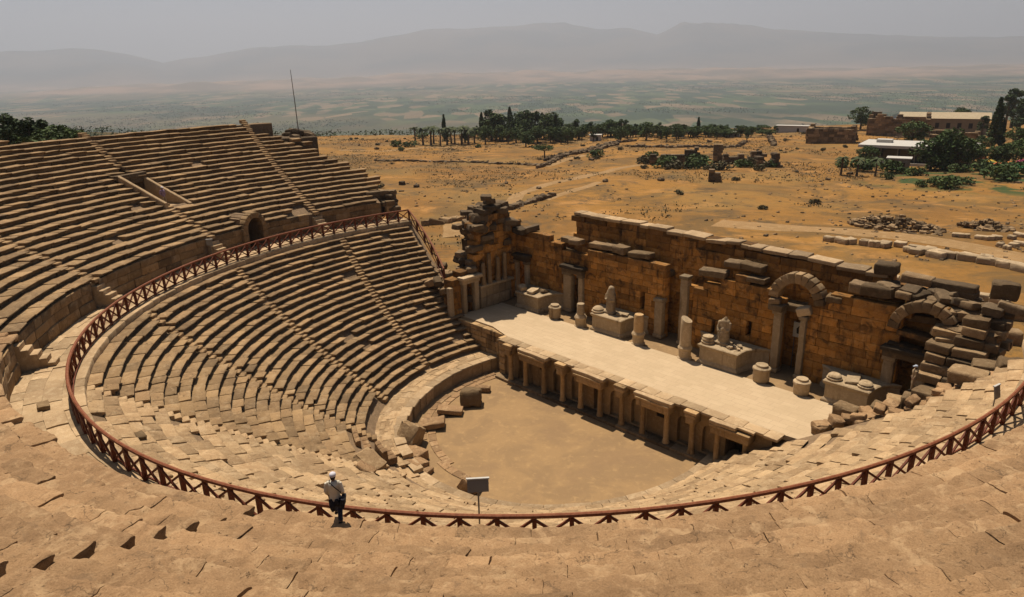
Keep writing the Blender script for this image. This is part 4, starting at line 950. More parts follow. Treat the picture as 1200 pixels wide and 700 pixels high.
# ------------------------------------------------------------------ ruined towers at both ends of the stage building
def left_tower():
    o=(-17.4,7.5,HS); root=stage_empty('ruined_tower',*o,'crumbling tower of stacked grey and orange blocks at the left end of the stage','ruin')
    class TB(LB):
        def build(s,*a,**k):
            s.V=[np.stack([-17.4-v[:,1],v[:,0],v[:,2]],-1) for v in s.V]; return super().build(*a,**k)
    top=interp([(3.4,7.4),(4.3,7.6),(6.2,7.8),(6.5,11.2),(7.2,12.4),(8.8,12.9),(10.8,12.7),(11.8,11.8),(12.6,10.6)])
    mb=TB(o); courses(mb,3.2,12.6,HS-.1,top,0,1.2,.6,(.8,1.5),[(4.7,5.75,HS,6.6,False)],pat_top=3.2,vj=.06); mb.build('tower_wall','orange',root,disp=[(.05,1.1),(.02,4)])
    mb=LB(o)
    for k in range(85):
        v=random.uniform(6.0,11.9); z=top(v)-random.uniform(-.55,3.2); rock(mb,(-17.75-random.uniform(-.3,2.9),v,z),(random.uniform(.9,1.7),random.uniform(.8,1.3),random.uniform(.45,.7)),pat=random.uniform(.2,.8),w=.08)
    for (u,v,z,s) in ((-17.9,8.0,13.0,(1.8,1.3,.6)),(-18.2,7.4,12.6,(1.6,1.2,.6)),(-17.8,9.1,13.3,(2.0,1.2,.55)),(-17.9,8.9,13.9,(1.3,1.,.55)),(-17.6,6.9,11.6,(1.9,1.3,.65)),(-17.6,10.3,12.9,(1.4,1.1,.6)),(-17.4,10.9,11.7,(1.7,1.2,.6)),(-16.6,11.8,10.7,(1.8,1.2,.6)),(-15.6,12.4,10.9,(1.6,1.0,.6)),(-17.7,8.3,14.4,(1.1,.9,.5))): rock(mb,(u,v,z),s,pat=.7,w=.05)
    mb.build('tumbled_crown','greyrock',root,disp=[(.08,1.1),(.03,4)])
    mb=LB(o)
    rbox(mb,(-19.2,9.3,6.4),(2.0,4.6,7.6),n=(4,6,6),bev=.2,pat=.4,warp=.2); mb.build('rubble_backing','rubble',root,disp=[(.25,.7),(.08,2)])
    mb=LB(o)
    for a,b in ((4.35,4.75),(5.75,6.3)): rbox(mb,(-17.2,(a+b)/2,HS+1.5),(.5,b-a,3.0),n=(3,3,6),bev=.03)
    rbox(mb,(-17.15,5.3,HS+3.2),(.6,2.2,.45),bev=.04); rbox(mb,(-17.0,5.3,HS+3.58),(.95,2.6,.3),bev=.05,tone=.95)
    mb.build('door_frame','marble',root,disp=[(.02,2)])
    mb=LB(o); rbox(mb,(-18.2,5.25,HS+1.4),(.2,1.2,3.),n=(1,1,1),bev=0); mb.build('dark_door_opening','orange',root)
    mb=LB(o); [rbox(mb,(-17.2+random.gauss(0,.02),6.95+.84*q,HS+.55+1.1*r2),(.5,.82,1.08),bev=.04,pat=random.uniform(0,.4)) for q in range(5) for r2 in range(2)]; rbox(mb,(-17.05,8.6,HS+2.3),(.8,4.5,.26),n=(3,6,3),bev=.06)
    mb.build('dado','marble',root,disp=[(.04,1.4)])
    for v,h in ((6.95,2.1),(7.75,2.9),(8.9,2.3),(9.85,2.6)):
        mb=LB(o); lathe(mb,[(.3,0),(.3,.15),(.24,.22),(.22,h*.6),(.2,h),(.14,h+.12)],(-16.98,v,HS+2.42),12); mb.build('half_column','rubble',root,disp=[(.03,2)],smooth=40)
    for i,(u,v,h) in enumerate(((-17.9,3.6,3.7),(-17.4,3.0,3.3))):
        mb=LB(o); rbox(mb,(u,v,HS-.4+h/2),(.5,.45,h),n=(3,3,6),bev=.05); mb.build('standing_jamb','marble',root,disp=[(.03,1.5)])
    # low masonry tying the tower to the end of the seats
    mb=LB(o)
    for k in range(75):
        t=random.random(); rock(mb,(-18.4-random.uniform(0,5.5),4.2+random.uniform(-1.,3.),HS+.2+2.9*t+random.uniform(-.5,.5)),(random.uniform(.8,1.6),random.uniform(.7,1.1),random.uniform(.4,.7)),pat=random.uniform(.1,.6),w=.06)
    rbox(mb,(-21.5,5.0,HS+.2),(6.,3.,3.6),n=(6,4,5),bev=.3,pat=.3,warp=.25)
    mb.build('broken_flank','rubble',root,disp=[(.12,.8),(.05,3)])
left_tower()
def right_ruin():
    o=(23,9.5,HS); root=stage_empty('ruined_corner',*o,'stepped stack of long grey blocks at the right end of the stage wall','ruin')
    for k in range(12):
        z=HS+.4+.62*k; v=8.2+.27*k+random.gauss(0,.08); u=21.4+random.uniform(-.25,.35)+(.12*k if k>8 else 0)
        mb=LB(o); ue=24.6+random.uniform(-.2,.3)-(.05*k)
        while u<ue-.3:
            L=min(random.uniform(1.1,2.3),ue-u+.2); rbox(mb,(u+L/2,v+.55,z+random.gauss(0,.03)),(L-.04,1.15,.56),rm=rot(random.gauss(0,.03),random.gauss(0,.03),random.gauss(0,.06)),n=(5,4,4),bev=.06,pat=max(0,random.gauss(.25,.25))); u+=L
        mb.build('block_course','rubble' if k%3 else 'greyrock',root,disp=[(.04,1.2),(.025,4)])
    mb=LB(o); rbox(mb,(23.1,12.5,6.9),(3.2,2.2,6.8),n=(5,5,8),bev=.2,pat=.5,warp=.15)
    for k in range(54): z=7.4+4.*random.random(); rbox(mb,(random.uniform(21.9,24.4),max(10.2,8.6+.45*(z-3.6))+random.uniform(.3,2.2),z),(random.uniform(1.2,2.3),random.uniform(.8,1.2),random.uniform(.42,.6)),rm=rot(random.gauss(0,.06),random.gauss(0,.06),random.gauss(0,.15)),n=(5,4,4),bev=.06,pat=random.uniform(0,.6))
    mb.build('corner_core','rubble',root,disp=[(.06,1.),(.03,4)])
    mb=LB(o)
    for k in range(22): rock(mb,(random.uniform(17.5,25),random.uniform(12.6,14.4),11.1+random.uniform(-.3,.7)),(random.uniform(.9,1.7),random.uniform(.8,1.2),random.uniform(.45,.65)),pat=random.uniform(.3,.9),w=.05)
    mb.build('tumbled_crown','greyrock',root,disp=[(.08,1.1),(.03,4)])
right_ruin()
# loose blocks on the broken crest of the front wall
def block_thing(c,s,rz,label,group,mat='greyrock',pat=.5,name='stone_block',tilt=.04,cat='stone block',w=.04):
    mb=MB(); rbox(mb,(0,0,0),s,rm=rot(random.gauss(0,tilt),random.gauss(0,tilt),0),n=(5,4,4),bev=min(s)*.16,pat=pat,warp=min(s)*w)
    o=mb.build(name,mat,disp=[(.06,1.1),(.025,4.5)],smooth=40); o.location=tuple(c); o.rotation_euler=(0,0,rz); return tag(o,label,cat,group)
CR=[(-9.6,12.3,10.55,1.3,.5,'rounded orange and grey block above the second doorway of the stage wall'),(-10.6,12.6,10.5,1.7,.5,'wide flat block lying left of the second doorway’s crest'),(-7.3,12.7,10.5,1.5,.5,'first of the grey crest blocks right of the second doorway'),(-5.9,12.7,10.55,1.4,.5,'grey crest block above the hooded statue, second from the doorway'),(-4.5,12.5,10.6,1.5,.7,'pale cube-like crest block above the hooded statue'),(-2.4,12.6,10.45,2.3,.5,'long low crest block right of the pale cube-like one'),
 (5.0,12.2,10.3,2.3,.55,'long pale crest block left of the arched doorway'),(6.4,12.8,11.2,1.4,.5,'pale grey block on the upper step left of the arch'),(7.9,12.9,11.2,2.0,.55,'thick grey block on the upper step nearest the arch'),(8.6,12.5,10.4,1.5,.4,'thin block lying just left of the arch crown'),(14.6,12.3,10.2,1.1,.5,'small block on the crest right of the arch'),(16.0,12.5,11.3,1.1,.75,'upright grey block on the crest between the two arches'),(17.3,12.4,11.35,2.1,.75,'big weathered grey block left of the right-hand arch crown'),(19.0,12.5,11.4,1.0,.5,'small block at the left shoulder of the right-hand arch'),(17.2,13.9,12.6,1.5,.8,'squarish dark block on the upper crest above the right-hand wall'),(19.2,13.9,12.2,1.9,.6,'dark slab lying along the upper crest toward the right end'),(21.4,14.0,12.1,2.6,.55,'long dark slab on the upper crest behind the right-hand arch'),(24.2,13.7,12.5,1.5,1.1,'dark cube-shaped block at the far right end of the upper crest')]
for u,v,z,L,h,lb in CR: block_thing(S(u,v,z),(L,1.0,h),SA+random.gauss(0,.08),lb,'loose blocks on the stage wall crest',mat=random.choice(['greyrock','rubble']),pat=random.uniform(.05,.55))
# blocks about the right end of the stage, between seats and ruin
for u,v,z,s,lb in [(20.6,8.6,5.4,(1.3,.9,.8),'pale upright block left of the person in the pale cap'),(20.0,8.0,4.9,(1.4,1.,.7),'low pale block at the foot of the right ruin'),(21.7,8.2,6.0,(1.5,1.,.9),'broad block below the person in the pale cap'),(22.8,7.6,6.9,(2.3,1.1,.7),'long brown block at the base of the stepped ruin'),(25.2,9.2,8.9,(2.2,1.2,.8),'isolated rounded brown block right of the stepped ruin'),(18.2,6.8,4.6,(1.5,1.,1.0),'hollowed brown block on the right edge of the stage floor'),(26.4,7.6,9.7,(1.6,1.3,1.3),'tall brown block beside the rail at the right edge'),(24.6,6.2,9.3,(1.9,1.2,.8),'weathered slab at the top of the right seat rows')]:
    block_thing(S(u,v,z),s,SA+random.gauss(0,.2),lb,'blocks at the right end of the stage','rubble',pat=.15)
mb=MB()
for k in range(70):
    t=random.random(); u=17.5+8.5*t+random.uniform(-.6,.6); v=5.2+2.6*t+random.uniform(-1.3,.9); rock(mb,S(u,v,3.7+5.3*t+random.uniform(-.5,.15)),(random.uniform(.6,1.3),random.uniform(.5,.9),random.uniform(.35,.6)),w=.06)
tag(mb.build('rubble','seatworn',disp=[(.06,1.2),(.03,4)],smooth=40),kind='stuff')
# ------------------------------------------------------------------ fallen stones round the orchestra
def at(r_,th,z): return pol(r_,th,z)
FS=[((-5.2,-11.1,.75),(1.5,1.9,2.0),.5,.35,'tall dark upturned slab leaning on the podium wall of the orchestra'),((-3.5,-11.9,.35),(1.7,1.3,.8),.2,.1,'upper of two pale blocks below the upturned slab'),((-2.4,-12.6,.35),(1.8,1.2,.8),.1,.08,'lower of two pale blocks below the upturned slab'),((-1.5,-12.5,.2),(1.1,.9,.4),.4,.1,'small pale block beside the ring of paving'),((-6.4,-8.2,.35),(1.9,1.3,.45),.9,.12,'pale slab with hollow top lying against the podium'),((-7.2,-5.9,.35),(2.0,.95,.4),.8,.12,'long flat slab propped against the podium'),((-8.6,-1.4,.25),(1.3,.6,.5),.7,.05,'small oblong block on the earth near the stage front'),((-8.0,-2.7,.2),(.6,.5,.35),.2,.1,'fist of pale stone left of the oblong block'),((-7.4,-3.6,.65),(1.7,1.4,1.4),.9,.15,'thick curved stone fallen from the podium'),((2.4,-11.6,.4),(1.3,.9,.9),.4,.35,'pointed stone standing at the edge of the orchestra near the sign'),((-1.6,-16.6,2.3),(1.9,1.5,1.3),.3,.3,'dark broken block on the lower seats right of the person in the white cap'),((-.3,-17.6,2.9),(1.2,.9,.7),.6,.2,'small angular block left of the dark broken block')]
for c,s,rz,tl,lb in FS: block_thing(c,s,rz,lb,None,'rubble' if s[2]>1 else 'seatworn',pat=.1,tilt=tl,w=.06)
# curved bench seats in the lowest rows
def bench(r_,th0,th1,z,lb):
    mb=MB(); 
    for q in range(3):
        a=th0+(th1-th0)*q/3; b=th0+(th1-th0)*(q+1)/3
        polar_block(mb,r_,z,[(0,0),(0,.42),(.04,.46),(.55,.46),(.6,.5),(.62,1.1),(.66,1.16),(.85,1.16),(.95,1.1),(1.,0)],a+.1,b-.1,4,random.random(),.1)
    tag(mb.build('honour_bench','seatworn',disp=[(.04,1.4),(.015,5)],smooth=40),lb,'stone bench')
bench(14.0,247,254,1.3,'curved high-backed stone bench in the lowest seat row, upper of two')
bench(12.9,255,262,1.1,'curved stone bench in the lowest seat row, lower of two')
for th,r_,s,lb in [(262,29.6,(.9,.5,.25),'broken slab with a dark gap on the gallery left of the railing'),(283,29.4,(3.4,.7,.3),'long pale kerb slab at the foot of the railing'),(270,26.6,(.7,.6,.4),'dark boulder on the lower seats just inside the railing')]:
    block_thing(pol(r_,th,10.95+s[2]*.3 if r_>28 else lowz(26.)+.55),s,R(th+90),lb,None,'pave' if s[0]>3 else 'rubble',pat=.1)

# ------------------------------------------------------------------ ruined wall and flag pole outside the upper left end
mb=MB(); 
for k in range(34):
    z=14+random.random()*5.2; rock(mb,(-48.6+random.uniform(-2,2.),2.6+random.uniform(-2.4,2.6),z+.3),(random.uniform(1,1.9),random.uniform(.8,1.3),random.uniform(.5,.8)),pat=random.uniform(.3,.8),w=.05)
rbox(mb,(-48.6,2.4,10.5),(4.,5.,17.),n=(4,4,8),bev=.2,pat=.5); rbox(mb,(-51.2,-1.6,19.2),(1.4,5.5,2.6),n=(4,5,4),bev=.1,pat=.4)
tag(mb.build('ruined_wall','greyrock',disp=[(.2,.7),(.06,3)],smooth=40),'dark broken masonry rising behind the top left end of the upper seats','ruin')
mb=MB(); tube(mb,[(0,0,0),(-.1,0,3.5),(-.3,0,7.3)],[.06,.05,.03],6); o=mb.build('flag_pole','metal'); o.location=(-48.4,3.4,19.3); tag(o,'thin bare grey pole standing on the broken masonry at the upper left','pole')
mb=MB()
for k in range(16): rock(mb,pol(31.4+random.uniform(-.2,1.5),171.7+random.uniform(-.9,.8),11+random.random()*2.6),(1.1,.9,.6),pat=.4,w=.05)
for q in range(4): rbox(mb,pol(33.2,173.6,11.3+.7*q),(1.6,2.4,.72),rm=rot(0,0,R(-6)),bev=.06,pat=.6)  # backing wall added behind the gap so the opening turns dark
tag(mb.build('ruined_pier','greyrock',disp=[(.06,1.2)]),'dark stub of masonry beside the gap, with an added dark backing across it, at the far end of the upper seats','ruin')

# ------------------------------------------------------------------ signs
def sign(c,zf,w,h,face,tilt,label):
    root=empty('information_sign',(c[0],c[1],zf),face,label,'sign','signs along the railing'); H_=c[2]-zf
    mb=MB(); tube(mb,[(0,.02,-.1),(0,.02,H_)],.03,8); mb.build('post','metal',root)
    mb=MB(); rbox(mb,(0,-.02,H_),(w,.04,h),rm=rot(tilt),n=(1,1,1),bev=0); mb.build('board','signface',root,smooth=0)
    mb=MB(); rbox(mb,(0,-.02+math.sin(-tilt)*h/2,H_+h/2*math.cos(tilt)+.02),(w+.06,.09,.05),n=(1,1,1),bev=0); mb.build('top_edge','white',root,smooth=0)
    return root
sign((17.77,-22.79,12.7),10.95,.74,.46,R(52),-.25,'grey information board on a thin post behind the near railing, facing the upper seats')
sign((27.11,.75,11.5),10.85,.5,.62,R(80),-.2,'tilted information board seen almost edge-on near the right end of the railing')
sign((-26.6,-16.1,12.75),10.9,.5,.5,R(60),0,'small pale board on a post before the far gallery wall, near a stairway foot')
# white panel seen through the arched doorway
root=empty('white_panel',tuple(S(12.0,13.35,3.5)),SA,'white panel with a dark shape on it, seen through the arched doorway','panel')
mb=MB(); rbox(mb,(0,0,3.3),(1.2,.06,1.2),n=(1,1,1),bev=0); mb.build('board','white',root,smooth=0)
mb=MB(); mb.add([(-.3,-.04,3.0),(.35,-.04,3.02),(.42,-.04,3.35),(.15,-.04,3.55),(-.1,-.04,3.72),(-.35,-.04,3.4)],[[0,1,2,3,4,5]]); mb.build('dark_shape','black',root,smooth=0)
mb=MB()
for x in (-.5,.5): tube(mb,[(x,.06,-.4),(x,.06,3.7)],.04,6)
mb.build('support_frame','metal',root)

# ------------------------------------------------------------------ people
M['skin']=plain('skin',(.32,.19,.13),(.28,.16,.11)); M['jeans']=plain('dark_denim',(.022,.026,.045),(.03,.036,.06),scale=20); M['shirt']=plain('beige_shirt',(.62,.56,.44),(.54,.48,.37),scale=5)
M['cap']=plain('white_cap',(.62,.60,.64),(.55,.53,.58)); M['hair']=plain('dark_hair',(.02,.015,.012),(.03,.02,.015)); M['bag']=plain('dark_bag',(.015,.015,.02),(.025,.024,.03)); M['shoe']=plain('dark_shoe',(.03,.025,.02),(.05,.04,.03))
M['mauve']=plain('mauve_shirt',(.30,.20,.26),(.24,.16,.22)); M['paleblue']=plain('pale_blue_cap',(.45,.5,.58),(.4,.45,.54)); M['beigecloth']=plain('beige_trousers',(.34,.25,.15),(.28,.2,.12))
def person(loc,face,label,shirt,trous,cap,stride=.3,bag=False):
    root=empty('person',loc,face,label,'person')
    hip=[(-.095,0,.90),(.095,0,.90)]; kn=[(-.12,stride*.75,.52),(.11,.06,.49)]; an=[(-.12,stride*.95,.10),(.115,-.10,.09)]
    sh=[(-.19,0,1.40),(.19,0,1.40)]; el=[(-.25,-.03,1.12),(.27,-.08,1.13)]; wr=[(-.22,.1,.90),(.24,.08,.95)]
    mb=MB()
    tube(mb,[(0,0,.88),(0,.0,1.05),(0,.01,1.25),(0,0,1.38),(0,0,1.44)],[.135,.125,.15,.15,.06],12)
    tube(mb,[(-.19,0,1.39),(.19,0,1.39)],.065,10); tube(mb,[(0,0,1.4),(0,.02,1.52)],[.06,.055],10)
    ell(mb,(0,.03,1.61),(.078,.098,.118),n=16); ell(mb,(0,.135,1.60),(.014,.022,.022)); ell(mb,(0,.115,1.545),(.03,.016,.012))
    for s in (-1,1): ell(mb,(.078*s,.02,1.60),(.012,.025,.035)); ell(mb,(.03*s,.118,1.625),(.016,.01,.01))
    for i in (0,1):
        tube(mb,[hip[i],kn[i],an[i]],[.085,.06,.042],10); f=an[i]; tube(mb,[(f[0],f[1]-.05,.05),(f[0],f[1]+.08,.05),(f[0]*1.05,f[1]+.19,.035)],[.045,.045,.03],8)
        tube(mb,[sh[i],el[i],wr[i]],[.055,.043,.03],10); w=np.array(wr[i]); d=w-np.array(el[i]); d/=np.linalg.norm(d); side=np.array([1 if i==0 else -1,0,0.])
        fw=np.cross(side,d); ell(mb,w+d*.06,(.035,.03,.05),n=8)
        for q in range(4):
            b=w+d*.09+fw*(.024-.016*q); L=(.07,.08,.075,.06)[q]; tube(mb,[b,b+d*L*.55+side*.008,b+d*L*.9+side*.03],[.011,.010,.009],6)
        tube(mb,[w+d*.04+fw*.03,w+d*.075+fw*.05+side*.01,w+d*.1+fw*.05+side*.025],[.013,.012,.01],6)
    fuse('body',mb,'skin',root,voxel=.012,it=3)
    mb=MB()
    tube(mb,[(0,0,.82),(0,0,.95),(0,.0,1.06),(0,.01,1.25),(0,0,1.38),(0,0,1.46)],[.17,.17,.16,.18,.175,.08],14)
    tube(mb,[(-.2,0,1.385),(.2,0,1.385)],.085,10)
    for i in (0,1): tube(mb,[sh[i],el[i],tuple(np.array(el[i])*.35+np.array(wr[i])*.65)],[.082,.068,.058],10)
    fuse('shirt',mb,shirt,root,voxel=.02,it=4,disp=[(.012,(7,7,5))])
    mb=MB(); tube(mb,[(0,0,.84),(0,0,.98)],[.155,.145],12)
    for i in (0,1): tube(mb,[hip[i],kn[i],(an[i][0],an[i][1],an[i][2]+.02)],[.115,.085,.07],10)
    fuse('trousers',mb,trous,root,voxel=.02,it=3,disp=[(.01,(8,8,5))])
    for i in (0,1):
        mb=MB(); f=an[i]; tube(mb,[(f[0],f[1]-.07,.05),(f[0],f[1]+.06,.055),(f[0]*1.05,f[1]+.2,.04)],[.05,.055,.035],8); mb.build('shoe','shoe',root)
    mb=MB(); ell(mb,(0,.005,1.60),(.088,.1,.115),n=14); fuse('hair',mb,'hair',root,voxel=.02,it=1)
    mb=MB(); ell(mb,(0,.02,1.66),(.105,.118,.095),n=16); ell(mb,(0,.14,1.655),(.075,.08,.014),n=12); fuse('cap',mb,cap,root,voxel=.015,it=1)
    return root
px,py=pol(31.2,304.6)[:2]
zfoot=UPP['z0']+UPP['h']
person((px,py,zfoot+.0),R(50),'person in white cap, beige shirt and dark jeans walking by the near railing','shirt','jeans','cap',stride=.46)
e=empty('shoulder_bag',(px,py,zfoot),R(50),'dark shoulder bag hanging at the right hip of the person in the white cap','bag')
mb=MB(); rbox(mb,(.27,-.12,.82),(.14,.34,.36),n=(4,4,4),bev=.05,rm=rot(.1,.15,0)); mb.build('pouch','bag',e,disp=[(.02,5)])
mb=MB(); tube(mb,[(.25,-.02,1.0),(.2,-.17,1.2),(.06,-.19,1.36),(-.1,-.1,1.475),(-.12,.06,1.46),(0,.17,1.3),(.2,.15,1.1),(.28,.02,1.0)],.014,6); mb.build('strap','bag',e)
e=empty('dark_jacket',(px,py,zfoot),R(50),'dark jacket hanging from the waist of the person in the white cap','jacket')
mb=MB(); tube(mb,[(-.1,-.17,.92),(-.06,-.21,.72),(-.02,-.2,.52)],[.06,.08,.06],10); tube(mb,[(.08,-.17,.92),(.1,-.2,.8),(.1,-.18,.68)],[.06,.07,.05],10); fuse('folds','bag' if False else 'bag',e) if False else None
fuse('folded_cloth',mb,'bag',e,voxel=.025,it=2,disp=[(.02,(9,9,3))])
q,er_,et_=frame_at(VOM['c'],36.9); q=q+er_*1.2-et_*.1
person((q[0],q[1],14.9),R(-60),'tiny person in mauve top and white hat in the upper stair mouth','mauve','beigecloth','cap',stride=.12)
person(tuple(S(21.25,9.0,6.35)),R(120),'person in pale blue cap and beige clothes at the foot of the right ruin','beigecloth','beigecloth','paleblue',stride=.1)

# ------------------------------------------------------------------ vegetation
def leaves(mb,pts,size,tone_f=None,flat=.4):
    pts=np.asarray(pts); N=len(pts); a=RNG.normal(size=(N,3)); a/=np.linalg.norm(a,axis=1)[:,None]; b=RNG.normal(size=(N,3)); b-=a*np.sum(a*b,1)[:,None]; b/=np.linalg.norm(b,axis=1)[:,None]
    s=size*RNG.uniform(.6,1.3,(N,1)); V=np.stack([pts-a*s,pts-b*s*flat*1.3,pts+a*s,pts+b*s*flat*1.3],1).reshape(-1,3)
    F=np.arange(4*N).reshape(N,4); t=RNG.random(N) if tone_f is None else tone_f
    mb.add(V,F,np.repeat(t,4))
def clump_pts(centers,radii,n):
    out=[];tone=[]
    for c,r_ in zip(centers,radii):
        d=RNG.normal(size=(n,3)); d/=np.linalg.norm(d,axis=1)[:,None]; q=RNG.uniform(.45,1,(n,1))**.5
        out.append(np.array(c)+d*q*r_); tone.append(np.clip(RNG.normal(RNG.random(),.18,n),0,1))
    return np.concatenate(out),np.concatenate(tone)
def tree_mesh(kind,h=10.):
    tr=MB(); cr=MB()
    if kind=='palm':
        tube(tr,[(0,0,-.3),(.1,.05,h*.3),(.15,.1,h*.72)],[.42,.3,.27],8)
        for k in range(34):
            a=random.uniform(0,6.28); up=random.uniform(-.5,1.1); L=random.uniform(2.0,2.9); P=[]
            for q in range(6):
                f=q/5; P.append(np.array([.15+math.cos(a)*L*f*math.cos(up*.6),.1+math.sin(a)*L*f*math.cos(up*.6),h*.73+L*f*math.sin(up)-1.5*f*f]))
            sd=np.array([-math.sin(a),math.cos(a),0]); V=[]
            for q,p in enumerate(P): w=.34*math.sin(math.pi*(q+.6)/6.2); V+= [p-sd*w-np.array([0,0,w*.5]),p,p+sd*w-np.array([0,0,w*.5])]
            F=[]
            for q in range(5): F+=[(q*3,q*3+1,q*3+4,q*3+3),(q*3+1,q*3+2,q*3+5,q*3+4)]
            cr.add(V,np.array(F),random.random())
        return tr,cr,'leaf_palm'
    if kind=='cypress':
        tube(tr,[(0,0,-.3),(0,0,h*.5),(0,0,h*.9)],[.3,.2,.06],8); N=1500
        z=RNG.uniform(.06,1,N)**.85; rad=1.45*np.minimum(1,(z-.02)*5)*(1-z)**.62*(.75+.35*fbm(np.stack([z*6,z*0,z*0],-1),2)); a=RNG.uniform(0,6.28,N); q=RNG.uniform(.55,1,N)**.5*(1+.25*np.sin(a*3+z*9))
        leaves(cr,np.stack([rad*q*np.cos(a),rad*q*np.sin(a),z*h],-1),.34); return tr,cr,'leaf_dark'
    if kind=='pine':
        tube(tr,[(0,0,-.3),(.15,0,h*.4),(.05,.1,h*.85)],[.32,.24,.08],8); C=[];Rd=[]
        for k in range(16):
            f=random.uniform(.3,1); a=random.uniform(0,6.28); rr=2.3*(1-.6*(f-.3)/.7)*random.uniform(.3,1); C.append((rr*math.cos(a),rr*math.sin(a),h*f*.95)); Rd.append(random.uniform(.7,1.25)*(1.2-.5*f)); tube(tr,[(.1,0,h*f*.85),(C[-1][0]*.8,C[-1][1]*.8,C[-1][2])],[.08,.03],5,cap=False)
        p,t=clump_pts(C,Rd,85); leaves(cr,p,.3,t); return tr,cr,'leaf_dark'
    if kind=='umbrella':
        tube(tr,[(0,0,-.3),(0,0,h*.5)],[.35,.25],8); C=[];Rd=[]
        for k in range(20): a=random.uniform(0,6.28); rr=5.2*math.sqrt(random.random()); C.append((rr*math.cos(a),rr*math.sin(a),h*(.74+.12*random.random()-.012*rr))); Rd.append(random.uniform(1.0,1.5)); tube(tr,[(0,0,h*.45),(C[-1][0]*.8,C[-1][1]*.8,C[-1][2])],[.09,.03],5,cap=False)
        p,t=clump_pts(C,Rd,90); leaves(cr,p,.36,t); return tr,cr,'leaf_mid'
    tube(tr,[(0,0,-.3),(.1,.1,h*.25),(0,.2,h*.55)],[.36,.28,.12],8); C=[];Rd=[]
    for k in range(22):
        a=random.uniform(0,6.28); f=random.uniform(.3,.92); rr=3.7*math.sqrt(max(0,1-((f-.55)/.45)**2))*random.uniform(.35,1); C.append((rr*math.cos(a),rr*math.sin(a),h*f)); Rd.append(random.uniform(.9,1.7)); tube(tr,[(.05,.1,h*.3),(C[-1][0]*.8,C[-1][1]*.8,C[-1][2])],[.1,.03],5,cap=False)
    p,t=clump_pts(C,Rd,85); leaves(cr,p,.38,t); return tr,cr,'leaf_mid'
TL={'palm':('palm_tree','palm tree with a bare trunk in the tree belt along the plateau edge','palm trees on the plateau edge'),
 'cypress':('cypress_tree','narrow dark cypress rising above the tree belt on the plateau edge','cypresses in the tree belt'),
 'pine':('pine_tree','dark ragged pine in the tree belt along the plateau edge','pines in the tree belt'),
 'broad':('broadleaf_tree','rounded green tree in the tree belt along the plateau edge','rounded green trees in the tree belt')}
TPROTO={}
def plant_tree(kind,x,y,h,label=None,group=None,z=None):
    v=random.randrange(3); key=(kind,v)
    if key not in TPROTO:
        tr,cr,lm=tree_mesh(kind); r_=empty((kind+'_tree') if kind!='broad' else 'broadleaf_tree'); tr.build('trunk','trunk',r_,smooth=40); cr.build('crown',lm,r_,smooth=0); TPROTO[key]=r_; o=r_
    else: o=copy_tree(TPROTO[key])
    o.location=(x,y,h1(x,y) if z is None else z); s=h/10.; w=max(s,.55)*random.uniform(1.0,1.4)*(1 if kind in('palm','cypress') else 1.15); o.scale=(w,w,s); o.rotation_euler=(0,0,random.uniform(0,6.28))
    for k in ('label','category','group'):
        if k in o: del o[k]
    tag(o,label,'tree',group); return o
for kind,x,y,h in TREES:
    right=x>-112
    if kind=='umbrella': plant_tree('umbrella',x,y,h*1.1,'round flat-topped green tree standing alone on the dry field before the tree belt'); continue
    if right:
        lab={'cypress':('tall dark cypress by the pool garden at the right edge' if h>10 else 'shorter dark cypress beside the tall one at the right edge',None),'pine':('dark ragged pine behind the ruins at the far right','pines behind the right ruins'),'broad':('rounded green tree among the buildings and ruins at the right','trees among the buildings')}[kind]
        plant_tree(kind,x,y,h*1.05,lab[0],lab[1])
    else:
        plant_tree(kind,x,y,h*1.12,TL[kind][1],TL[kind][2])
        if kind in('broad','pine') and x<-140:
            for q in range(3):
                k2=random.choice(['broad','broad','pine']); plant_tree(k2,x+random.gauss(0,9),y+random.gauss(3,9),h*random.uniform(.75,1.05),TL[k2][1],TL[k2][2])
# trees on the slope behind the upper left corner
for x,y,h in [(-84,-19,10),(-82,-15.5,8),(-88,-21,10.5),(-90,-17,9),(-80,-22,9),(-84,-24,10.5),(-93,-20,10.5),(-79.5,-18,7.5),(-86,-15,7.5),(-96,-15.5,8.5),(-83,-28,10)]:
    plant_tree('pine' if h>8 else 'broad',x,y,h*.68,'dark green tree behind the top row at the upper left corner','trees behind the upper left corner',z=14.5)
BP=[]
def bush_mesh(mat):
    mb=MB(); C=[];Rd=[]
    for k in range(7): C.append((random.uniform(-.55,.55),random.uniform(-.55,.55),random.uniform(.2,.7))); Rd.append(random.uniform(.25,.5))
    p,t=clump_pts(C,Rd,60); leaves(mb,p,.13,t); return mb.build('shrub',mat,smooth=0)
def bush(x,y,s,mat,label,group):
    f=[b for b in BP if b.data.materials[0]==M[mat]]
    if len(f)<3: o=bush_mesh(mat); BP.append(o)
    else: o=random.choice(f).copy(); COL.objects.link(o)
    o.location=gp(x,y,-.05); k=s*random.uniform(.85,1.2); o.scale=(k*1.25,k*1.25,s); o.rotation_euler=(0,0,random.uniform(0,6.3)); tag(o,label,'shrub',group)
for i,(x,y,s) in enumerate(BUSHES):
    if x>-50: bush(x,y,s,'leaf_mid','green shrub near the garden and pavilion at the right','shrubs by the garden')
    elif x>-110: bush(x,y,s,'leaf_dry' if i%2 else 'leaf_mid','dark shrub growing in the broken walls in the middle of the field','shrubs in the field ruins')
    else: bush(x,y,s,'leaf_mid','small green shrub on the dry field before the tree belt','shrubs before the tree belt')
for k in range(10): bush(-66-random.uniform(0,30),133+random.uniform(-8,12),random.uniform(1.4,2.8),random.choice(['leaf_dry','leaf_mid']),'dark shrub growing in the broken walls in the middle of the field','shrubs in the field ruins')
n=0
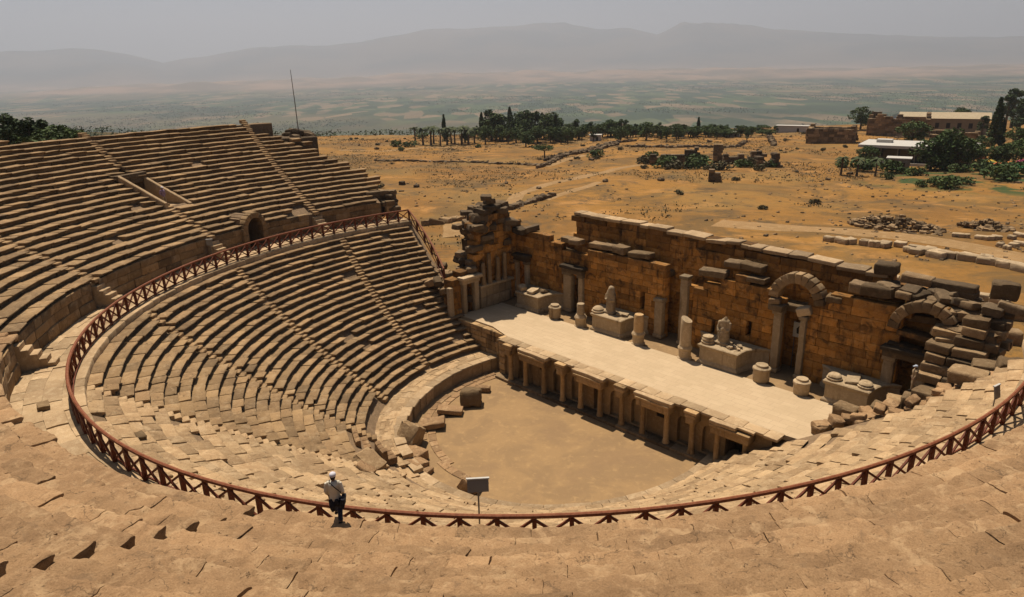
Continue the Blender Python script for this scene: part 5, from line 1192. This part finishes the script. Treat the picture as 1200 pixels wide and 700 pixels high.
while n<95:
    s=random.uniform(60,330); w=random.uniform(-150,190); x=-.66*s+.75*w; y=.75*s+.66*w
    if y<24 or float(noise(np.array([[x/45,y/45,0]]))[0])<-.1: continue
    bush(x,y,random.uniform(.5,1.25),'leaf_dry','low dark scrub bush dotting the dry golden field','scrub bushes of the dry field'); n+=1
# stones of the dry field: the larger ones singly, the small litter as one
FP=[]
n=0
while n<230:
    s=random.uniform(45,290); w=random.uniform(-110,170); x=-.66*s+.75*w; y=.75*s+.66*w
    if y<22 or float(noise(np.array([[x/30,y/30,7]]))[0])<-.05: continue
    if len(FP)<6:
        mb=MB(); rock(mb,(0,0,.3),(1.1,.8,.75),pat=.5); o=mb.build('field_stone','greyrock',disp=[(.1,1.3)]); FP.append(o)
    else: o=random.choice(FP).copy(); COL.objects.link(o)
    k=min(1.5,.45*random.paretovariate(2.6)); o.location=gp(x,y,-.08); o.scale=(k*random.uniform(.8,1.6),k,k*random.uniform(.6,1.1)); o.rotation_euler=(0,0,random.uniform(0,6.3)); tag(o,'dark weathered stone lying in the dry golden field','stone','stones of the dry field'); n+=1
mb=MB(); N=9000; s=RNG.uniform(38,340,N); w=RNG.uniform(-170,190,N); x=-.66*s+.75*w; y=.75*s+.66*w; nn=noise(np.stack([x/26,y/26,0*x+3],-1))+.5*noise(np.stack([x/7,y/7,0*x],-1)); ok=(y>21)&(nn>.02); x=x[ok];y=y[ok]; z=H(x,y); k=RNG.uniform(.08,.3,len(x))
P0=np.stack([x,y,z],-1); T8=np.array([(-1,-1,-.3),(1,-1,-.3),(1,1,-.3),(-1,1,-.3),(-.6,-.5,.8),(.5,-.7,.7),(.7,.6,.9),(-.5,.6,.6)]); V=P0[:,None,:]+T8[None]*(k[:,None,None]*RNG.uniform(.6,1.4,(len(x),8,3))); Fq=np.array([(4,5,6,7),(0,1,5,4),(1,2,6,5),(2,3,7,6),(3,0,4,7)]); F=(np.arange(len(x))[:,None,None]*8+Fq[None]).reshape(-1,4)
mb.add(V.reshape(-1,3),F,np.repeat(RNG.random(len(x)),8),np.repeat(RNG.random(len(x))*.8,8)); tag(mb.build('stone_litter','rubble',smooth=0),kind='stuff')
mb=MB(); N=26000; s=RNG.uniform(38,340,N); w=RNG.uniform(-170,190,N); x=-.66*s+.75*w; y=.75*s+.66*w; nn=noise(np.stack([x/22,y/22,0*x+9],-1))+.6*noise(np.stack([x/6,y/6,0*x+2],-1)); ok=(y>21)&(nn>.12); x=x[ok];y=y[ok]; P0=np.stack([x,y,H(x,y)+.2],-1); P0=np.repeat(P0,5,0)+RNG.normal(size=(len(x)*5,3))*np.array([.5,.5,.1]); leaves(mb,P0,.2); tag(mb.build('dry_scrub','leaf_dry',smooth=0),kind='stuff')
# scrub wood on the spur beyond the upper rim
mb=MB(); N=9000; x=RNG.uniform(-1250,-300,N); y=RNG.uniform(-330,330,N); nn=noise(np.stack([x/90,y/90,0*x+3],-1)); ok=(nn>-.3)&(H(x,y)>-120); x=x[ok];y=y[ok]; P0=np.stack([x,y,H(x,y)+1.6],-1); P0=np.repeat(P0,12,0)+RNG.normal(size=(len(x)*12,3))*np.array([3.2,3.2,.9]); leaves(mb,P0,.62); tag(mb.build('scrub_wood','leaf_dark',smooth=0),kind='stuff')
# trees and hedgerows far down on the plain
mb=MB(); N=16000; d=RNG.uniform(2300,8000,N); a=np.radians(RNG.uniform(-92,-8,N)); x=CAM[0]+d*np.sin(a); y=CAM[1]+d*np.cos(a); nn=noise(np.stack([x/500,y/500,0*x],-1)); ok=nn>.1; x=x[ok];y=y[ok]; P0=np.stack([x,y,H(x,y)+4],-1); P0=np.repeat(P0,5,0)+RNG.normal(size=(len(x)*5,3))*np.array([26,8,1.2]); leaves(mb,P0,3.2); tag(mb.build('valley_trees','leaf_dark',smooth=0),kind='stuff')

# ------------------------------------------------------------------ field walls, ruins, buildings
WL={'w1':'low dark stone wall curving up to the tree belt, farther of two','w2':'low dark stone wall curving beside the pale path, nearer of two','w3':'straight dark stone wall behind the field ruins with a bent end','w4':'long low dark bank of stones across the left of the field','w5':'short dark wall running down from the tree belt right of its end','w6':'low rubble wall running back from the left tower','w8':'pale rubble wall beyond the left end of the seats'}
for k,lb in WL.items():
    pts=np.array(WALLS[k]); d=np.r_[0,np.cumsum(np.hypot(*np.diff(pts,axis=0).T))]; t=0; mb=MB(); big=k not in('w4',)
    while t<d[-1]:
        L=random.uniform(1.2,2.6); x=np.interp(t,d,pts[:,0])+random.gauss(0,.2); y=np.interp(t,d,pts[:,1])+random.gauss(0,.2); hh=random.uniform(.6,1.15) if big else random.uniform(.3,.7)
        rock(mb,(x,y,h1(x,y)+hh*.3),(L,random.uniform(.8,1.3),hh*1.2),pat=.1 if k=='w8' else .5,n=(3,3,3)); t+=L*.72
    tag(mb.build('field_wall','greyrock' if k!='w8' else 'rubble',disp=[(.1,1.)]),lb,'wall')
def masonry(x,y,w,dp,h,rz,label,mat='rubble',gap=.3,name='ruined_wall'):
    mb=MB(); z0=h1(x,y)-.3; rm=rot(0,0,rz); z=0
    prof=[h*(1-gap*random.random()) for _ in range(9)]
    while z<h:
        t=-w/2
        while t<w/2:
            L=random.uniform(.9,1.8)
            if z<np.interp(t+L/2,np.linspace(-w/2,w/2,9),prof): rbox(mb,np.array([x,y,z0+z+.4])+rm@np.array([t+L/2,random.gauss(0,.08),0]),(L*.98,dp,.8),rm=rm,n=(3,3,3),bev=.1,pat=random.uniform(.2,.8))
            t+=L
        z+=.78
    return tag(mb.build(name,mat,disp=[(.1,.8)]),label,'ruin')
for a in [(-89,133,9,2.5,3.4,.6,'wide dark ruined wall among shrubs at the left of the field ruins','greyrock',.6),(-86.5,141,3.2,2.2,4.6,.6,'squat dark ruined pier left of the narrow brown tower in the field','greyrock',.3),(-81,146.5,2.4,2.2,5.6,.6,'narrow brown ruined tower standing highest among the field ruins','pros',.15),(-74,145,7,2,3.2,.7,'low dark ruined wall right of the narrow brown tower','greyrock',.6),(-63,142,6,3,3.6,.9,'leaning dark ruin at the right end of the field ruins','greyrock',.7),(-69.5,148,3,2,4.2,.7,'short dark ruined pier between the low wall and the leaning ruin','greyrock',.4),(-56,106.5,2.6,1.8,2.8,.6,'lone dark upright ruin in the middle of the golden field','greyrock',.4)]: masonry(*a)
def bath(x,y,w,d_,h,rz,label,gap):
    root=empty('bath_ruin',gp(x,y,-.4),rz,label,'ruin')
    for nm,(cx,cy,ww,dd) in (('front_wall',(0,-d_/2,w,1.6)),('back_wall',(0,d_/2,w,1.6)),('end_wall',(-w/2,0,1.6,d_)),('end_wall',(w/2,0,1.6,d_))):
        mb=MB(); z=0; L0=max(ww,dd); prof=[h*(1-gap*random.random()) for _ in range(7)]
        while z<h:
            t=-L0/2
            while t<L0/2-.1:
                L=random.uniform(1.2,2.4)
                if z<np.interp(t+L/2,np.linspace(-L0/2,L0/2,7),prof):
                    c=(cx+t+L/2,cy,z+.5) if ww>dd else (cx,cy+t+L/2,z+.5); rbox(mb,c,(L,1.6,1.) if ww>dd else (1.6,L,1.),n=(3,3,3),bev=.12,pat=random.uniform(.1,.6))
                t+=L
            z+=.98
        mb.build(nm,'rubble',root,disp=[(.15,.6)])
M['rubble'].node_tree
bath(-90,238,15,9,6.2,.32,'brown roofless square ruin left of the buildings on the plateau',.15); bath(-88,296,22,14,9.5,.35,'largest brown ruin with a high broken end beside the long tan roof',.55); bath(-50,244,13,7,4.6,.25,'low dark brown ruin behind the white-roofed pavilion',.3); bath(-104,262,12,8,4.2,.35,'low dark ruin at the left end of the plateau ruins',.6)
# pavilion with the flat white roof
def pavilion():
    x0,y0=-41,186; rz=math.atan2(179.6-175.2,-29+48.2)+.0; root=empty('pavilion',gp(x0,y0,-.2),rz,'long low glazed pavilion with a flat white roof beside the garden','building')
    W,D,Hh=26,13,4.6
    mb=MB(); rbox(mb,(0,0,Hh+.35),(W+3,D+3,.75),n=(1,1,1),bev=0); rbox(mb,(-9,1,Hh+1.1),(4,3,1.),n=(1,1,1),bev=0); mb.build('roof','white',root,smooth=0)
    m,nt,b=newmat('dark_glass'); b.inputs['Base Color'].default_value=(.012,.016,.02,1); b.inputs['Roughness'].default_value=.1; b.inputs['Specular IOR Level'].default_value=.5; M['glass']=m
    for i in range(6):
        mb=MB(); rbox(mb,(-W/2+W/12+i*W/6,-D/2+1.6,Hh/2),(W/6-.3,.1,Hh),n=(1,1,1),bev=0); mb.build('window','glass',root,smooth=0)
    mb=MB(); rbox(mb,(0,1.5,Hh/2),(W,D-3.4,Hh),n=(1,1,1),bev=0); mb.build('wall','trunk',root,smooth=0)
    for i in range(7):
        mb=MB(); rbox(mb,(-W/2+i*W/6,-D/2+.2,Hh/2),(.3,.3,Hh),n=(1,1,1),bev=0); mb.build('post','metal',root,smooth=0)
    mb=MB(); rbox(mb,(0,-D/2-2,.3),(W-2,3.4,.8),n=(1,1,1),bev=0); mb.build('terrace','pave',root,smooth=0)
    mb=MB(); rbox(mb,(-2,-D/2-4,.55),(W-8,.25,1.),n=(1,1,1),bev=0); mb.build('parapet','white',root,smooth=0)
pavilion()
def gallery():
    root=empty('long_building',gp(-79,322,-.5),.32,'long low building with a pale tan pitched roof behind the ruins','building'); W,D,Hh=34,9,7.5
    M['roof']=plain('tan_roof',(.42,.34,.22),(.36,.28,.18),scale=1.2); M['plaster']=plain('tan_plaster',(.30,.23,.15),(.25,.19,.12),scale=.6)
    mb=MB(); rbox(mb,(0,0,Hh/2),(W,D,Hh),n=(1,1,1),bev=0); mb.build('wall','plaster',root,smooth=0)
    mb=MB(); w=W/2+.6; d_=D/2+.9; z=Hh-.1
    V=[(-w,-d_,z),(w,-d_,z),(w,d_,z),(-w,d_,z),(-w,0,z+2.4),(w,0,z+2.4)]; mb.add(V,[[0,1,5,4],[2,3,4,5],[1,2,5],[3,0,4],[3,2,1,0]]); mb.build('roof','roof',root,smooth=0)
    for i in range(8):
        mb=MB(); rbox(mb,(-W/2+2.2+i*4.2,-D/2-.03,4.4),(1.5,.12,2.2),n=(1,1,1),bev=0); mb.build('window','dark',root,smooth=0)
gallery()
for x,y,w,h,rz,lb in [(-132,289,14,3.2,.3,'low white-roofed building at the end of the tree belt, largest of the pale ones'),(-148.4,257,3.6,2.2,.4,'small white hut among the trees, left of a matching pair'),(-144.4,259.4,4.6,2.2,.4,'small white hut among the trees, right of a matching pair'),(-160.3,239,5,2.4,.5,'small white hut half hidden in the middle of the tree belt'),(-174.7,199,4.6,2.6,.6,'pale hut in the gap of the tree belt beside the path'),(-36.5,160.5,5,3.2,.3,'grey flat-roofed kiosk left of the pavilion')]:
    root=empty('small_building',gp(x,y,-.2),rz,lb,'building'); mb=MB(); rbox(mb,(0,0,h/2),(w,3.6,h),n=(1,1,1),bev=0); mb.build('wall','white' if x<-50 else 'metal',root,smooth=0)
    mb=MB(); rbox(mb,(0,0,h+.12),(w+.8,4.4,.24),n=(1,1,1),bev=0); mb.build('roof','white',root,smooth=0); mb=MB(); rbox(mb,(w*.2,-1.83,h*.36),(1.,.06,h*.7),n=(1,1,1),bev=0); mb.build('door','dark',root,smooth=0)
for (x,y),c,nm in zip([(-19.3,172.5),(-15.8,165.6),(-14.5,170.0),(-11.3,163.1),(-15.2,184.2),(-23.9,182.1)],[(.55,.36,.05),(.45,.10,.03),(.5,.16,.04),(.08,.25,.09),(.5,.10,.16),(.45,.15,.06)],['yellow','brick red','orange','green','pink','rust red']):
    root=empty('parasol',gp(x,y),0,f'{nm} parasol in the pool garden at the right edge','parasol','parasols in the pool garden'); M['p'+nm]=plain('canvas_'+nm.replace(' ','_'),c,tuple(q*.85 for q in c),scale=2)
    mb=MB(); tube(mb,[(0,0,0),(0,0,2.7)],.05,6); mb.build('pole','metal',root); mb=MB(); lathe(mb,[(1.6,2.2),(1.58,2.25),(.8,2.65),(.05,2.95)],n=8); mb.build('canopy','p'+nm,root,smooth=0)
for i,(x,y) in enumerate([(-41.5,138.8),(-38,139.5),(-34.5,141.5)]): plant_tree('palm',x,y,5.6,'short garden palm before the grey kiosk at the right','garden palms')
# rows of architectural blocks laid out behind the stage wall
B1=[(-7.9,61.5),(-6.5,61.0),(-5.3,61.5),(-3.6,61.1),(-2.7,62.0),(-1.1,61.5),(0.0,63.0),(2.0,61.0),(2.9,62.3),(4.4,61.8),(5.8,60.6),(6.4,61.8),(7.7,61.7),(9.0,61.5),(10.3,61.8),(11.6,60.6),(12.5,60.8),(13.9,60.0),(15.0,59.2)]
for x,y in B1: 
    for k in range(random.choice((1,1,2))):
        X,Y=x+random.uniform(-.4,.4)+1.1*k,y+random.uniform(-.6,.6); block_thing(gp(X,Y,.4),(random.uniform(1.1,2.4),random.uniform(.8,1.2),random.uniform(.7,1.0)),random.gauss(-.1,.2),'pale carved block in the long row laid out behind the stage wall','blocks laid out behind the stage wall','marble',pat=.1,tilt=.03)
for k in range(16):
    x=-10+27*k/15; y=46+random.uniform(-1,1)-.15*k; block_thing(gp(x,y,.35),(random.uniform(1.2,2.2),random.uniform(.9,1.3),.8),random.gauss(-.1,.2),'pale carved block in the row nearest the back of the stage wall','blocks close behind the stage wall','marble',pat=.1,tilt=.03)
for x,y in [(10.5,71.3),(10.7,73.5),(11.0,75.1),(9.4,72.6),(7.1,76.8),(6.2,76.5),(7.6,77.9),(4.1,76.5),(3.3,76.3),(9.0,79.3),(9.3,82.0)]: block_thing(gp(x,y,.3),(random.uniform(.8,2.0),.7,.6),random.uniform(-.4,.9),'pale block scattered beyond the path at the right','blocks beyond the path','marble',pat=.1)
for x,y,s,lb in [(20.5,33,1.3,'dark block on the ground beyond the right end of the stage wall, nearest'),(22.5,36,1.1,'brown block beyond the right end of the stage wall, second from the wall'),(19,40,1.4,'pale block beyond the right end of the stage wall, farthest of three')]: block_thing(gp(x,y,.5),(s*1.4,s,s),.4,lb,None,'rubble',pat=.3)
def heap(x,y,r_,hh,n,label):
    mb=MB()
    for k in range(n):
        a=random.uniform(0,6.3); q=r_*math.sqrt(random.random()); rock(mb,(x+q*math.cos(a)*1.5,y+q*math.sin(a),h1(x,y)+hh*max(0,1-q/r_)*random.random()+.2),(random.uniform(.5,1.1),random.uniform(.4,.8),random.uniform(.3,.6)),pat=random.uniform(0,.5),n=(3,3,3))
    tag(mb.build('rubble_heap','rubble',disp=[(.05,1.5)]),label,'rubble heap')
heap(-5.7,78.2,4.6,2.2,190,'wide heap of broken pale stones beyond the path behind the stage wall'); heap(4.2,87,2.6,1.2,60,'small pale rubble heap farther right beyond the path')
